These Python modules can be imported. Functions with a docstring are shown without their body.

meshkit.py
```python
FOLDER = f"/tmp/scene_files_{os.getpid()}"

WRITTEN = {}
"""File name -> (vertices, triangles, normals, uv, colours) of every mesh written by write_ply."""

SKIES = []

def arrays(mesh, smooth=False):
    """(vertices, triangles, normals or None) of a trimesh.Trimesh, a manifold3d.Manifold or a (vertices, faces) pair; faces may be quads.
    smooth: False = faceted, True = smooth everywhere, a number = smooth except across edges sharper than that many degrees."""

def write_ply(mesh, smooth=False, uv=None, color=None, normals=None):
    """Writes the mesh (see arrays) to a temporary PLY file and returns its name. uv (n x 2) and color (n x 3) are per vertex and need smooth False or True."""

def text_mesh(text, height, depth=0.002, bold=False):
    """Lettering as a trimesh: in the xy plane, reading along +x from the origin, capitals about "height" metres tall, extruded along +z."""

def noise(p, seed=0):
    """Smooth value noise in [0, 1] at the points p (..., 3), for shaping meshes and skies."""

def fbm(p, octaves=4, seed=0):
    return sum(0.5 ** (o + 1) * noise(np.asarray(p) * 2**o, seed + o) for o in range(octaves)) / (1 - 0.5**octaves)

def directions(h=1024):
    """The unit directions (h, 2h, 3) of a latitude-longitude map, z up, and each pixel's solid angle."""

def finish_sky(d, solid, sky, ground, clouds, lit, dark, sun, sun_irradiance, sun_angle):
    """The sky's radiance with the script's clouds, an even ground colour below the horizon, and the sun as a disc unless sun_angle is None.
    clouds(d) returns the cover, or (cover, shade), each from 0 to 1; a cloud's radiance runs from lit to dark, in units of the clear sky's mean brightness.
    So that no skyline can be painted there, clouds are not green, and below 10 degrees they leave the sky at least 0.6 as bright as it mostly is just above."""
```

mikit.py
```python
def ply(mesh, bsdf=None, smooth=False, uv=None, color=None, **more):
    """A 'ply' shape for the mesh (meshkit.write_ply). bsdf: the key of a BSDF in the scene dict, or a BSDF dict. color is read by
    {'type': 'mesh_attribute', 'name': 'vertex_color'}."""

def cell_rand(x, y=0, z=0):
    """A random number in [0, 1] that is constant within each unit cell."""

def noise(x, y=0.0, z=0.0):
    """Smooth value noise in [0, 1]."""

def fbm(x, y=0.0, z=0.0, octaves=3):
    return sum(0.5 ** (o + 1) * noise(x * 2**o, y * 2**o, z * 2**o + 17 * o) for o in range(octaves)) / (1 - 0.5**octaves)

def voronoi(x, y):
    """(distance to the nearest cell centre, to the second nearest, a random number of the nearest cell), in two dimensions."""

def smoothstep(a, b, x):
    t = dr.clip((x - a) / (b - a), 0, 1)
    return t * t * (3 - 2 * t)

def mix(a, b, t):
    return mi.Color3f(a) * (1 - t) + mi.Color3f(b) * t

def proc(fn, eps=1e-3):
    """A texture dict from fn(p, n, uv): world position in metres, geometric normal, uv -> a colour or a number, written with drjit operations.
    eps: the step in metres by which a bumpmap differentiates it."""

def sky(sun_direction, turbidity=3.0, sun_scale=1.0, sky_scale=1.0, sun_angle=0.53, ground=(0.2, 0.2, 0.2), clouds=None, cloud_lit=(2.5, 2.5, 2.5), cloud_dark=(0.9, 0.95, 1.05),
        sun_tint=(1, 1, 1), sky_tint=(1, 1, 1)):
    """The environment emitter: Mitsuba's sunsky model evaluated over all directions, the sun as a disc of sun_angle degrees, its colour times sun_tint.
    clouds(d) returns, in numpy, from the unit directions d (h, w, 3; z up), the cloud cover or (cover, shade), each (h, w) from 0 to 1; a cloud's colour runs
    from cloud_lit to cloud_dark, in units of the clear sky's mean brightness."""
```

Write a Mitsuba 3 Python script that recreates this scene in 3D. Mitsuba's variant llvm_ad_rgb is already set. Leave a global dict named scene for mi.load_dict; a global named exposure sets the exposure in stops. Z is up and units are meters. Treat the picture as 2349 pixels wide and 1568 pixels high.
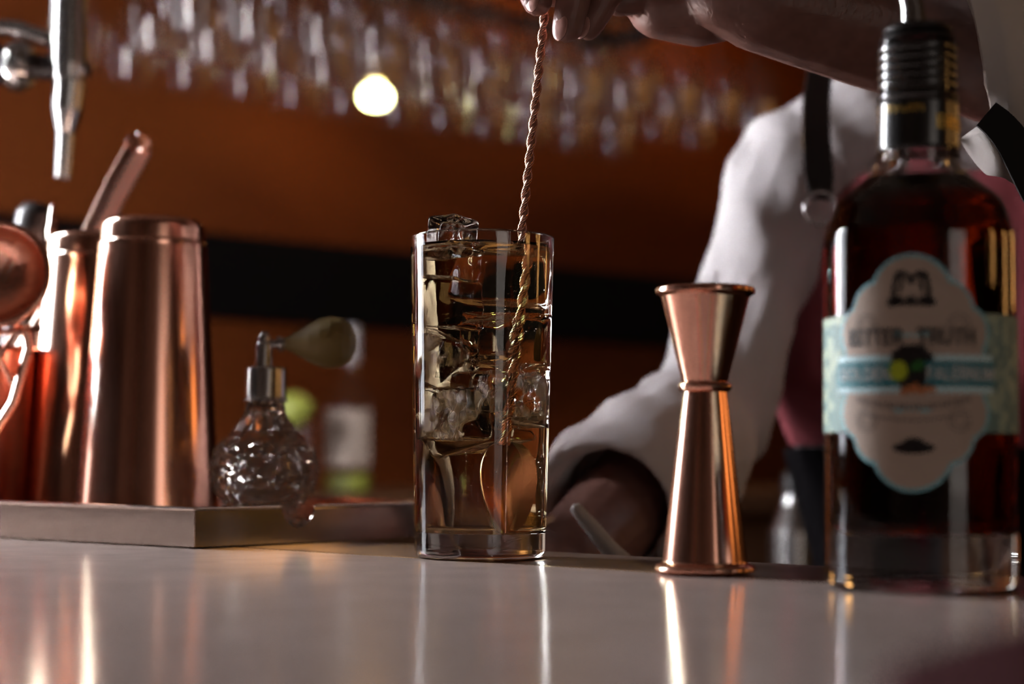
import math, random
import numpy as np, trimesh, shapely
import shapely.geometry as sg
from shapely import affinity
import manifold3d as m3
import drjit as dr, mitsuba as mi
import mikit, meshkit
from mikit import proc, noise, fbm, smoothstep, mix

random.seed(7)
rng = np.random.default_rng(7)
T = mi.ScalarTransform4f
scene, labels = {}, {}

# ---------------------------------------------------------------- camera, light, exposure
F, CX, CY, HZ, CH = 4200.0, 1174.5, 784.0, 1044.0, 0.047
PITCH, ROLL = math.atan((HZ - CY) / F), math.radians(0.4)
fw = np.array([0, math.cos(PITCH), math.sin(PITCH)])
up0 = np.array([0, -math.sin(PITCH), math.cos(PITCH)])
rt0 = np.array([1.0, 0, 0])
up = up0 * math.cos(ROLL) - rt0 * math.sin(ROLL)
rt = rt0 * math.cos(ROLL) + up0 * math.sin(ROLL)
CAM = np.array([0, 0, CH])
exposure = 0.15
scene['camera'] = {'type': 'thinlens', 'to_world': T().look_at(origin=CAM.tolist(), target=(CAM + fw).tolist(), up=up.tolist()),
                   'fov': 2 * math.degrees(math.atan(CX / F)), 'fov_axis': 'x', 'aperture_radius': 0.0058, 'focus_distance': 0.835,
                   'near_clip': 0.01, 'far_clip': 50.0}
L_WINDOW = (5.0, 5.2, 5.7)          # daylight through the curtained window beside the back bar
L_COLUMN = (70.0, 70.5, 74.0)       # the tall frosted lamp on the left end of the bar
L_FRONT = (1.25, 1.11, 1.0)         # the paler window on the guests' side
L_PENDANT = (4.2, 2.0, 0.6)         # lit pendant shades
L_BULB = (190.0, 102.0, 33.0)        # small bulbs over the back bar

def ray(px, py):
    r = fw + rt * (px - CX) / F - up * (py - CY) / F
    return r / r[1]

def at(px, py, d):
    """The place at depth d (metres along y) that the photograph shows at this pixel."""
    return CAM + ray(px, py) * d

def ground(px, py, z=0.0):
    r = ray(px, py)
    return CAM + r * ((z - CH) / r[2])

# ---------------------------------------------------------------- helpers
def rgb(*c):
    return {'type': 'rgb', 'value': list(c)}

def add(key, mesh, bsdf, smooth=30, label=None, cat=None, group=None, kind=None, **more):
    scene[key] = mikit.ply(mesh, bsdf, smooth, **more)
    tag(key, label, cat, group, kind)
    return key

def tag(key, label=None, cat=None, group=None, kind=None):
    d = {k: v for k, v in (('label', label), ('category', cat), ('group', group), ('kind', kind)) if v}
    if d:
        labels[key] = d

used = {}
def num(name):
    used[name] = used.get(name, -1) + 1
    return name if used[name] == 0 else f'{name}_{used[name]:03d}'

def fillet(pts, r, n=6):
    """Rounds the inner corners of a profile; r: one radius or one per point."""
    pts = [np.asarray(p, float) for p in pts]
    rs = r if isinstance(r, (list, tuple)) else [r] * len(pts)
    out = [pts[0]]
    for i in range(1, len(pts) - 1):
        a, b, c, rr = pts[i - 1], pts[i], pts[i + 1], rs[i]
        u, v = a - b, c - b
        lu, lv = np.linalg.norm(u), np.linalg.norm(v)
        if rr <= 0 or lu < 1e-9 or lv < 1e-9:
            out.append(b); continue
        u, v = u / lu, v / lv
        half = math.acos(max(-1, min(1, float(u @ v)))) / 2
        if half > 1.55:
            out.append(b); continue
        t = min(rr / math.tan(half), lu * 0.49, lv * 0.49)
        for k in range(n + 1):
            s = k / n
            out.append((b + u * t) * (1 - s) ** 2 + b * 2 * s * (1 - s) + (b + v * t) * s ** 2)
    out.append(pts[-1])
    return np.array(out)

def lathe(profile, n=64, flip=False, at_=(0, 0, 0)):
    """Turns (r, z) points about z. A profile from the bottom axis up the outside gives outward normals."""
    p = np.asarray(profile, float)
    ang = np.arange(n) * 2 * math.pi / n
    v, idx = [], []
    for r, z in p:
        if r < 1e-7:
            idx.append([len(v)] * n); v.append([0, 0, z])
        else:
            idx.append(list(range(len(v), len(v) + n))); v += [[r * math.cos(a), r * math.sin(a), z] for a in ang]
    f = []
    for i in range(len(p) - 1):
        A, B = idx[i], idx[i + 1]
        for j in range(n):
            k = (j + 1) % n
            if A[j] != A[k]: f.append([A[j], A[k], B[k]] if B[j] != B[k] or True else 0)
            if B[j] != B[k]: f.append([A[j], B[k], B[j]])
    f = np.array([t for t in f if len(set(t)) == 3])
    if flip: f = f[:, ::-1]
    return trimesh.Trimesh(np.array(v) + np.asarray(at_), f, process=False)

def rot_to(d):
    """A rotation (3x3) that takes +z to d."""
    d = np.asarray(d, float) / np.linalg.norm(d)
    x = np.cross([0, 1, 0] if abs(d[1]) < 0.9 else [1, 0, 0], d); x /= np.linalg.norm(x)
    return np.stack([x, np.cross(d, x), d], 1)

def moved(mesh, R=None, t=(0, 0, 0)):
    m = mesh.copy()
    v = np.array(m.vertices)
    if R is not None: v = v @ np.asarray(R).T
    return trimesh.Trimesh(v + np.asarray(t), m.faces, process=False)

def rotz(a):
    return np.array([[math.cos(a), -math.sin(a), 0], [math.sin(a), math.cos(a), 0], [0, 0, 1.0]])

def lathe_on(profile, p0, p1, n=48, flip=False):
    """A lathe whose axis starts at p0 and runs towards p1 (profile in metres)."""
    return moved(lathe(profile, n, flip), rot_to(np.asarray(p1) - np.asarray(p0)), p0)

def rbox(sx, sy, sz, r=0.002, t=(0, 0, 0), R=None):
    """A box with chamfered, rounded edges."""
    r = min(r, sx / 2.01, sy / 2.01, sz / 2.01)
    pts = []
    for x in (-1, 1):
        for y in (-1, 1):
            for z in (-1, 1):
                c = np.array([x * (sx / 2 - r), y * (sy / 2 - r), z * (sz / 2 - r)])
                for a in ((1, 0, 0), (0, 1, 0), (0, 0, 1), (.577, .577, .577), (.707, .707, 0), (.707, 0, .707), (0, .707, .707)):
                    pts.append(c + r * np.array(a) * [x, y, z])
    h = m3.Manifold.hull_points(np.array(pts))
    return moved(to_tm(h), R, t)

def to_tm(man):
    m = man.to_mesh()
    return trimesh.Trimesh(np.array(m.vert_properties[:, :3], float), np.array(m.tri_verts), process=False)

def to_man(mesh):
    m = trimesh.Trimesh(mesh.vertices, mesh.faces, process=True)
    return m3.Manifold(m3.Mesh(np.array(m.vertices, np.float32), np.array(m.faces, np.uint32)))

def ball(c, r, seg=20):
    return m3.Manifold.sphere(float(r), seg).translate([float(x) for x in c])

def blob(c, radii, seg=24):
    return m3.Manifold.sphere(1.0, seg).scale([float(x) for x in radii]).translate([float(x) for x in c])

def hull(*parts):
    return m3.Manifold.batch_hull(list(parts))

def chain(points, seg=20):
    """Tapering limb: (x, y, z, r) joints, each bone the hull of the two spheres."""
    b = [ball(p[:3], p[3], seg) for p in points]
    return m3.Manifold.batch_boolean([hull(b[i], b[i + 1]) for i in range(len(b) - 1)], m3.OpType.Add)

def organic(man, edge, it=12, lamb=0.5):
    tm = to_tm(man.refine_to_length(edge))
    tm = trimesh.Trimesh(tm.vertices, tm.faces, process=True)
    trimesh.smoothing.filter_taubin(tm, lamb=lamb, nu=lamb + 0.03, iterations=it)
    return tm

def displaced(tm, fn):
    n = np.array(tm.vertex_normals)
    v = np.array(tm.vertices)
    return trimesh.Trimesh(v + n * np.asarray(fn(v))[:, None], tm.faces, process=False)

def ring_tube(rings, n=40, closed=False):
    """A tube through rings (centre, half-axis a, half-axis b); ends closed with fans if asked."""
    ang = np.arange(n) * 2 * math.pi / n
    v = np.vstack([np.asarray(c) + np.cos(ang)[:, None] * np.asarray(a) + np.sin(ang)[:, None] * np.asarray(b) for c, a, b in rings])
    f = []
    for i in range(len(rings) - 1):
        for j in range(n):
            k = (j + 1) % n
            f += [[i * n + j, i * n + k, (i + 1) * n + k], [i * n + j, (i + 1) * n + k, (i + 1) * n + j]]
    if closed:
        v = np.vstack([v, rings[0][0], rings[-1][0]])
        e = len(v) - 2
        for j in range(n):
            k = (j + 1) % n
            f += [[e, k, j], [e + 1, (len(rings) - 1) * n + j, (len(rings) - 1) * n + k]]
    m = trimesh.Trimesh(v, f, process=False)
    return m

def tube(path, r, n=12, closed=True):
    p = np.asarray(path, float)
    r = np.broadcast_to(r, (len(p),))
    t = np.gradient(p, axis=0); t /= np.linalg.norm(t, axis=1, keepdims=True)
    a = np.cross(t[0], [0.3, 0.2, 0.93]); a /= np.linalg.norm(a)
    rings = []
    for i in range(len(p)):
        a = a - t[i] * (a @ t[i]); a /= np.linalg.norm(a)
        rings.append((p[i], a * r[i], np.cross(t[i], a) * r[i]))
    return ring_tube(rings, n, closed)

def torus(R, r, z=0.0, n=48, m=12):
    a = np.arange(m + 1) * 2 * math.pi / m
    return lathe(np.stack([R + r * np.cos(a), z + r * np.sin(a)], 1), n)

def wrap(poly, R, phi0, z0, t=0.0003, base=0.0, step=0.0012):
    """Bends a flat outline (x along the arc, y up) round a z cylinder of radius R; phi0 = direction of x = 0 (0 faces -y, positive turns to +x)."""
    out = []
    x0, _, x1, _ = poly.bounds
    for i in range(int(math.floor(x0 / step)), int(math.ceil(x1 / step))):
        g = poly.intersection(sg.box(i * step, -1, (i + 1) * step, 1))
        for q in getattr(g, 'geoms', [g]):
            if q.geom_type == 'Polygon' and q.area > 1e-10:
                out.append(trimesh.creation.extrude_polygon(q, t, engine='earcut'))
    m = trimesh.util.concatenate(out)
    return bend(m, R + base, phi0, z0)

def bend(m, R, phi0, z0):
    v = np.array(m.vertices)
    ph, rad = phi0 + v[:, 0] / R, R + v[:, 2]
    return trimesh.Trimesh(np.stack([rad * np.sin(ph), -rad * np.cos(ph), v[:, 1] + z0], 1), m.faces, process=False)

def text_fit(s, width, height, depth=0.0002, bold=True):
    m = meshkit.text_mesh(s, height, depth, bold)
    v = np.array(m.vertices)
    v[:, 0] = (v[:, 0] - v[:, 0].min()) / np.ptp(v[:, 0]) * width
    v[:, 2] = v[:, 2] / depth * depth
    return trimesh.Trimesh(v, m.faces, process=False)

# ---------------------------------------------------------------- materials
def diffuse(key, c, rough=0.7, spec=0.3, **k):
    scene[key] = {'type': 'twosided', 'bsdf': {'type': 'principled', 'base_color': rgb(*c) if isinstance(c, tuple) else c, 'roughness': rough, 'specular': spec, **k}}

def metal(key, c, alpha=0.06):
    scene[key] = {'type': 'twosided', 'bsdf': {'type': 'roughconductor', 'material': 'none', 'specular_reflectance': rgb(*c), 'alpha': alpha, 'distribution': 'ggx'}}

def wood_fn(p, n, uv):
    a = p.x * 0.7545 + p.y * 0.6564
    g = fbm(a * 1.3, p.z * 7.0 + noise(a * 2.0, p.z * 2.0) * 1.5, 3.0, 4)
    h = noise(a * 0.9 + 5, p.z * 1.1, 8.0)
    return mix(mi.Color3f(0.024, 0.0036, 0.0008), mi.Color3f(0.082, 0.0175, 0.0028), smoothstep(0.2, 0.8, 0.5 * g + 0.5 * h))
diffuse('mat_wall', proc(wood_fn), 0.7, 0.08)
diffuse('mat_room', (0.26, 0.17, 0.125), 0.85, 0.1)
diffuse('mat_dark_wood', (0.035, 0.015, 0.009), 0.6, 0.2)
diffuse('mat_ceiling', (0.10, 0.07, 0.055), 0.9, 0.1)
diffuse('mat_floor', (0.10, 0.07, 0.055), 0.5, 0.3)
diffuse('mat_black', (0.008, 0.007, 0.007), 0.35, 0.4)
diffuse('mat_band_black', (0.003, 0.0028, 0.0028), 0.9, 0.0)
diffuse('mat_black_matt', (0.012, 0.011, 0.011), 0.8, 0.2)
diffuse('mat_cabinet', (0.05, 0.022, 0.012), 0.4, 0.4)
def stone_fn(p, n, uv):
    g = fbm(p.x * 60, p.y * 60, 1.0, 3)
    return mix(mi.Color3f(0.43, 0.335, 0.295), mi.Color3f(0.53, 0.42, 0.375), g)
scene['mat_stone'] = {'type': 'twosided', 'bsdf': {'type': 'roughplastic', 'diffuse_reflectance': proc(stone_fn), 'alpha': 0.025, 'int_ior': 1.45, 'distribution': 'ggx'}}
scene['mat_strip'] = {'type': 'twosided', 'bsdf': {'type': 'roughplastic', 'diffuse_reflectance': rgb(0.10, 0.068, 0.055), 'alpha': 0.06, 'int_ior': 1.45, 'distribution': 'ggx'}}
metal('mat_brass', (0.75, 0.56, 0.36), 0.15)
COPPER = (0.87, 0.45, 0.325)
metal('mat_copper', COPPER, 0.035)
metal('mat_copper_soft', COPPER, 0.10)
metal('mat_copper_spoon', (0.86, 0.45, 0.30), 0.12)
metal('mat_copper_stem', (0.62, 0.30, 0.21), 0.10)
metal('mat_copper_dark', (0.36, 0.15, 0.10), 0.10)
metal('mat_chrome', (0.55, 0.54, 0.53), 0.05)
metal('mat_steel', (0.55, 0.53, 0.51), 0.10)
metal('mat_tray', (0.58, 0.51, 0.46), 0.03)
diffuse('mat_rubber', (0.15, 0.105, 0.032), 0.55, 0.3)
diffuse('mat_shirt', (0.62, 0.58, 0.58), 0.9, 0.1, sheen=0.3)
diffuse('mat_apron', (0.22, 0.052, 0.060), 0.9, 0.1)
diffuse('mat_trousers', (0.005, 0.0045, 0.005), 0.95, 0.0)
def skin_fn(p, n, uv):
    g = fbm(p.x * 160, p.y * 160, p.z * 160, 3)
    return mix(mi.Color3f(0.115, 0.050, 0.038), mi.Color3f(0.18, 0.085, 0.066), g)
def skin_bump(p, n, uv):
    return fbm(p.x * 700, p.y * 700, p.z * 420, 3)
scene['mat_skin'] = {'type': 'twosided', 'bsdf': {'type': 'bumpmap', 'scale': 0.00035, 'arbitrary': proc(skin_bump, 2e-4),
                     'bsdf': {'type': 'principled', 'base_color': proc(skin_fn), 'roughness': 0.42, 'specular': 0.45}}}
diffuse('mat_nail', (0.34, 0.17, 0.14), 0.25, 0.5)
diffuse('mat_hair', (0.012, 0.009, 0.008), 0.5, 0.4)
diffuse('mat_eye', (0.6, 0.58, 0.55), 0.2, 0.5)
diffuse('mat_lips', (0.22, 0.08, 0.07), 0.45, 0.4)
diffuse('mat_towel', (0.55, 0.53, 0.52), 0.95, 0.05)
diffuse('mat_red_cloth', (0.05, 0.006, 0.008), 0.9, 0.1)
diffuse('mat_lime', (0.27, 0.29, 0.05), 0.45, 0.4)
diffuse('mat_gold', (0.55, 0.36, 0.08), 0.35, 0.6, metallic=0.6)
diffuse('mat_frame', (0.05, 0.04, 0.035), 0.5, 0.3)
# glass and liquids
GL, LQ, IC = 1.50, 1.37, 1.29
scene['mat_glass'] = {'type': 'dielectric', 'int_ior': GL, 'ext_ior': 1.0}
scene['mat_glass_drink'] = {'type': 'dielectric', 'int_ior': GL, 'ext_ior': LQ, 'specular_transmittance': rgb(1.0, 0.89, 0.68)}
scene['mat_drink_top'] = {'type': 'dielectric', 'int_ior': LQ, 'ext_ior': 1.0}
scene['mat_ice'] = {'type': 'dielectric', 'int_ior': IC, 'ext_ior': LQ}
scene['mat_ice_air'] = {'type': 'dielectric', 'int_ior': IC, 'ext_ior': 1.0}
scene['mat_bubble'] = {'type': 'dielectric', 'int_ior': 1.0, 'ext_ior': LQ}
scene['mat_crack'] = {'type': 'dielectric', 'int_ior': 1.0, 'ext_ior': IC}
scene['mat_rum'] = {'type': 'dielectric', 'int_ior': GL, 'ext_ior': 1.36, 'specular_transmittance': rgb(0.34, 0.08, 0.009)}
scene['mat_rum_top'] = {'type': 'dielectric', 'int_ior': 1.36, 'ext_ior': 1.0}
scene['mat_stem_glass'] = {'type': 'thindielectric', 'int_ior': 1.55, 'ext_ior': 1.0}
scene['mat_thin_glass'] = {'type': 'thindielectric', 'int_ior': 1.5, 'ext_ior': 1.0}
scene['mat_crystal'] = {'type': 'dielectric', 'int_ior': 1.54, 'ext_ior': 1.0, 'specular_transmittance': rgb(0.93, 0.90, 0.86)}
def frost_fn(p, n, uv):
    w = noise(p.x * 90, p.y * 90, p.z * 90) * 3.0
    g = 0.55 * fbm(p.x * 520 + w, p.y * 520, p.z * 150 + w, 4) + 0.45 * noise(p.x * 110 + 3, p.y * 110, p.z * 110)
    return smoothstep(0.40, 0.58, g)
scene['mat_frost'] = {'type': 'blendbsdf', 'weight': proc(frost_fn, 1e-4), 'a': {'type': 'thindielectric', 'int_ior': 1.12, 'ext_ior': 1.0},
                      'b': {'type': 'principledthin', 'base_color': rgb(0.97, 0.95, 0.92), 'roughness': 0.5, 'diff_trans': 0.7, 'spec_trans': 0.0}}

# ---------------------------------------------------------------- the room (the bar stands turned in it)
W0 = np.array([0, 3.2, 0.0])
U = np.array([0.7545, 0.6564, 0.0])       # along the back wall, to the right
N = np.array([0.6564, -0.7545, 0.0])      # out of the back wall, towards the guests
RM = np.stack([U, N, [0, 0, 1.0]], 1)     # room axes: a (along), b (out), z
def room(a, b, z=0.0):
    return W0 + a * U + b * N + np.array([0, 0, z])
RH = np.stack([U, -N, [0, 0, 1.0]], 1)    # right-handed version for meshes
def roombox(a0, a1, b0, b1, z0, z1, r=0.003):
    return rbox(a1 - a0, b1 - b0, z1 - z0, r, room((a0 + a1) / 2, (b0 + b1) / 2, (z0 + z1) / 2), RH)
ZF, ZC = -1.1, 1.55
A0, A1, B1 = -6.2, 3.4, 5.4

def wall_with_opening(a0, a1, b, z0, z1, oa0, oa1, oz0, oz1, t=0.1):
    """A wall along a, its room face at b (thickness to the outside), with one window opening."""
    lo, hi = (b - t, b) if b < 1 else (b, b + t)
    return trimesh.util.concatenate([roombox(a0, oa0, lo, hi, z0, z1), roombox(oa1, a1, lo, hi, z0, z1), roombox(oa0, oa1, lo, hi, z0, oz0), roombox(oa0, oa1, lo, hi, oz1, z1)])

add('wall_back', wall_with_opening(A0, A1, 0, ZF, ZC, -2.66, -1.95, 0.02, 1.12), 'mat_wall', kind='structure', label='orange brown wooden wall behind the back bar')
add('wall_front', wall_with_opening(A0, A1, B1, ZF, ZC, -2.75, -1.40, -0.5, 0.92), 'mat_room', kind='structure', label='plain wall on the guests\' side')
add('wall_left', roombox(A0 - 0.1, A0, 0, B1, ZF, ZC), 'mat_room', kind='structure', label='plain side wall left of the bar')
add('wall_right', roombox(A1, A1 + 0.1, 0, B1, ZF, ZC), 'mat_dark_wood', kind='structure', label='plain side wall right of the bar')
add('floor', roombox(A0, A1, 0, B1, ZF - 0.1, ZF), 'mat_floor', kind='structure', label='dark floor')
add('ceiling', roombox(A0, A1, 0, B1, ZC, ZC + 0.1), 'mat_ceiling', kind='structure', label='ceiling')
add('door_1', trimesh.util.concatenate([roombox(A0, A0 + .05, .1, 2.2, ZF, 1.2), roombox(A0 + .05, A0 + .09, .25, 1.1, ZF + .1, 1.1), roombox(A0 + .05, A0 + .09, 1.2, 2.05, ZF + .1, 1.1)]), 'mat_dark_wood', kind='structure', label='dark double door in the side wall')
add('trim_2', roombox(-1.30, A1, B1 - .04, B1, ZF, ZC), 'mat_dark_wood', kind='structure', label='dark wood panelling on the guests\' side')
add('trim_1', roombox(-1.85, A1, 0.0, 0.03, 0.253, 0.381, 0.004), 'mat_band_black', kind='structure', label='black band running along the orange wall')

def window(name, a0, a1, b, z0, z1, L, cols, rows, label):
    tag(name, label, None, None, 'structure')
    s = -1 if b < 1 else 1                                     # outwards
    bars = [roombox(a0, a1, min(b, b + s * .06), max(b, b + s * .06), z, z + .035) for z in (z0, z1 - .035)]
    fwid = min(.035, (a1 - a0) * .15)
    bars += [roombox(a, a + fwid, min(b, b + s * .06), max(b, b + s * .06), z0, z1) for a in (a0, a1 - fwid)]
    for i in range(1, cols):
        a = a0 + (a1 - a0) * i / cols
        bars.append(roombox(a - .008, a + .008, min(b + s * .01, b + s * .04), max(b + s * .01, b + s * .04), z0, z1))
    for i in range(1, rows):
        z = z0 + (z1 - z0) * i / rows
        bars.append(roombox(a0, a1, min(b + s * .01, b + s * .04), max(b + s * .01, b + s * .04), z - .008, z + .008))
    add(name + '__frame', trimesh.util.concatenate(bars), 'mat_frame')
    c = [room(a0, b + s * .045, z0), room(a1, b + s * .045, z0), room(a1, b + s * .045, z1), room(a0, b + s * .045, z1)]
    f = np.array([[0, 1, 2], [0, 2, 3]])
    if s > 0: f = f[:, ::-1]
    add(name + '__pane', trimesh.Trimesh(np.array(c), f, process=False), 'mat_black', False, emitter={'type': 'area', 'radiance': rgb(*L)})
window('window_1', -2.66, -1.95, 0, 0.02, 1.12, L_WINDOW, 1, 1, 'daylight window beside the back bar, its net curtain drawn')
window('window_2', -2.75, -1.40, B1, -0.5, 0.92, L_FRONT, 1, 1, 'window on the guests\' side behind the camera')

# ---------------------------------------------------------------- bar counter
# back edge of the counter: y = 0.9257 - 0.895 x
e_dir = np.array([1.0, -0.895]); e_dir /= np.linalg.norm(e_dir)
e_nrm = np.array([-e_dir[1], e_dir[0]]) * -1     # towards the guests
e0 = np.array([0.0, 0.9257])
def bar_pt(s, t):
    return e0 + e_dir * s + e_nrm * t
def slab(s0, s1, t0, t1, z0, z1, r=0.0015):
    c = bar_pt((s0 + s1) / 2, (t0 + t1) / 2)
    R = np.stack([np.append(e_dir, 0), np.append(-e_nrm, 0), [0, 0, 1.0]], 1)
    return rbox(s1 - s0, t1 - t0, z1 - z0, r, (c[0], c[1], (z0 + z1) / 2), R)
tag('bar_counter', 'glossy grey brown stone bar counter under the glass and bottles', 'bar counter')
add('bar_counter__counter_top', slab(-1.05, 2.0, 0.0935, 0.78, -0.04, 0.0, 0.0008), 'mat_stone')
add('bar_counter__edge_strip', slab(-1.05, 2.0, 0.0, 0.0915, -0.04, 0.0, 0.0025), 'mat_strip', label='darker strip along the back edge')
add('bar_counter__inlay', slab(-1.05, 2.0, 0.0915, 0.0935, -0.04, 0.0, 0.0003), 'mat_brass', label='thin light seam')
add('bar_counter__front_panel', slab(-1.05, 2.0, 0.25, 0.55, ZF, -0.04, 0.003), 'mat_cabinet')

# back bar and low bench behind the counter
tag('back_bar', 'low dark back bar cabinet along the orange wall', 'cabinet')
add('back_bar__worktop', roombox(-2.6, 1.9, 0.002, 0.62, -0.035, -0.005), 'mat_cabinet')
add('back_bar__body', roombox(-2.6, 1.9, 0.002, 0.58, ZF, -0.035), 'mat_cabinet')
tag('prep_bench', 'low dark prep bench behind the bar counter', 'bench')
add('prep_bench__worktop', roombox(-2.5, 0.05, 0.98, 1.36, -0.185, -0.15), 'mat_steel')
add('prep_bench__body', roombox(-2.48, 0.03, 1.0, 1.34, ZF, -0.185), 'mat_black_matt')

# ---------------------------------------------------------------- lamps
def pendant(p, label):
    k = num('pendant_lamp')
    tag(k, label, 'lamp')
    x, y, z = p
    sh = moved(lathe(np.array([[0.085, 0.0], [0.085, 0.34]]), 40), None, p)
    add(k + '__shade', sh, 'mat_lime', True, emitter={'type': 'area', 'radiance': rgb(*L_PENDANT)})
    add(k + '__ring', moved(torus(0.086, 0.004), None, p), 'mat_brass')
    add(k + '__ring_001', moved(torus(0.086, 0.004), None, (x, y, z + 0.34)), 'mat_brass')
    add(k + '__cap', moved(lathe(fillet([(0, 0.338), (0.086, 0.338), (0.086, 0.342), (0.02, 0.365), (0, 0.365)], 0.002), 32), None, p), 'mat_brass')
    add(k + '__cord', tube([(x, y, z + 0.36), (x, y, (z + ZC) / 2), (x, y, ZC)], 0.003, 8), 'mat_black')
pendant((1.9, 0.45, 0.26), 'warm pendant lamp over the guests\' end of the bar')
pendant((1.95, 1.25, 0.22), 'warm pendant lamp over the right end of the bar')
pendant((1.75, 2.1, 0.26), 'warm pendant lamp between the bar and the right wall')

cl_ = (-0.68, 1.24)
tag('column_lamp', 'white frosted column lamp standing on the left end of the bar counter', 'lamp')
add('column_lamp__base', moved(lathe(fillet([(0, 0), (0.095, 0), (0.095, 0.012), (0.03, 0.02), (0.022, 0.095), (0.102, 0.102), (0.102, 0.115), (0, 0.115)], .003), 48), None, (*cl_, 0)), 'mat_brass', 40)
add('column_lamp__shade', moved(lathe([(0.10, 0.115), (0.10, 0.56)], 64), None, (*cl_, 0)), 'mat_shirt', True, emitter={'type': 'area', 'radiance': rgb(*L_COLUMN)})
add('column_lamp__cap', moved(lathe(fillet([(0, 0.558), (0.102, 0.558), (0.102, 0.57), (0.02, 0.585), (0, 0.585)], .002), 48), None, (*cl_, 0)), 'mat_brass', 40)

def bulb(p, label, r=0.024, L=1.0):
    k = num('bulb_lamp')
    tag(k, label, 'lamp', 'small warm bulbs over the back bar' if False else None)
    x, y, z = p
    a = np.linspace(-math.pi / 2, 1.15, 16)
    prof = [(r * math.cos(t), z + 0.78 * r * math.sin(t)) for t in a]
    prof += [(r * 0.36, z + r * 0.95)]
    add(k + '__bulb', moved(lathe(prof, 28), None, (x, y, 0)), 'mat_shirt', True, emitter={'type': 'area', 'radiance': rgb(*[L * q for q in L_BULB])})
    add(k + '__socket', moved(lathe(fillet([(0, z + r * .9), (r * .62, z + r * .9), (r * .62, z + r * 2.4), (r * .2, z + r * 2.8), (0, z + r * 2.8)], r * .1), 24), None, (x, y, 0)), 'mat_brass')
    add(k + '__cord', tube([(x, y, z + r * 2.7), (x, y, (z + ZC) / 2), (x, y, ZC)], 0.0025, 8), 'mat_black')
def back_at(px, py, b):
    k = (px - CX) / F
    d = (0.7545 * 3.2 - b) / (0.7545 - 0.6564 * k)
    return at(px, py, d)
bulb(back_at(861, 222, 0.22), 'glowing warm bulb hanging below the rack of glasses', L=0.3)
bulb(back_at(1300, -120, 0.17), 'warm bulb hanging high above the rack of glasses')
bulb(back_at(1690, -20, 0.17), 'warm bulb hanging above the bartender\'s shoulder')

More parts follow.
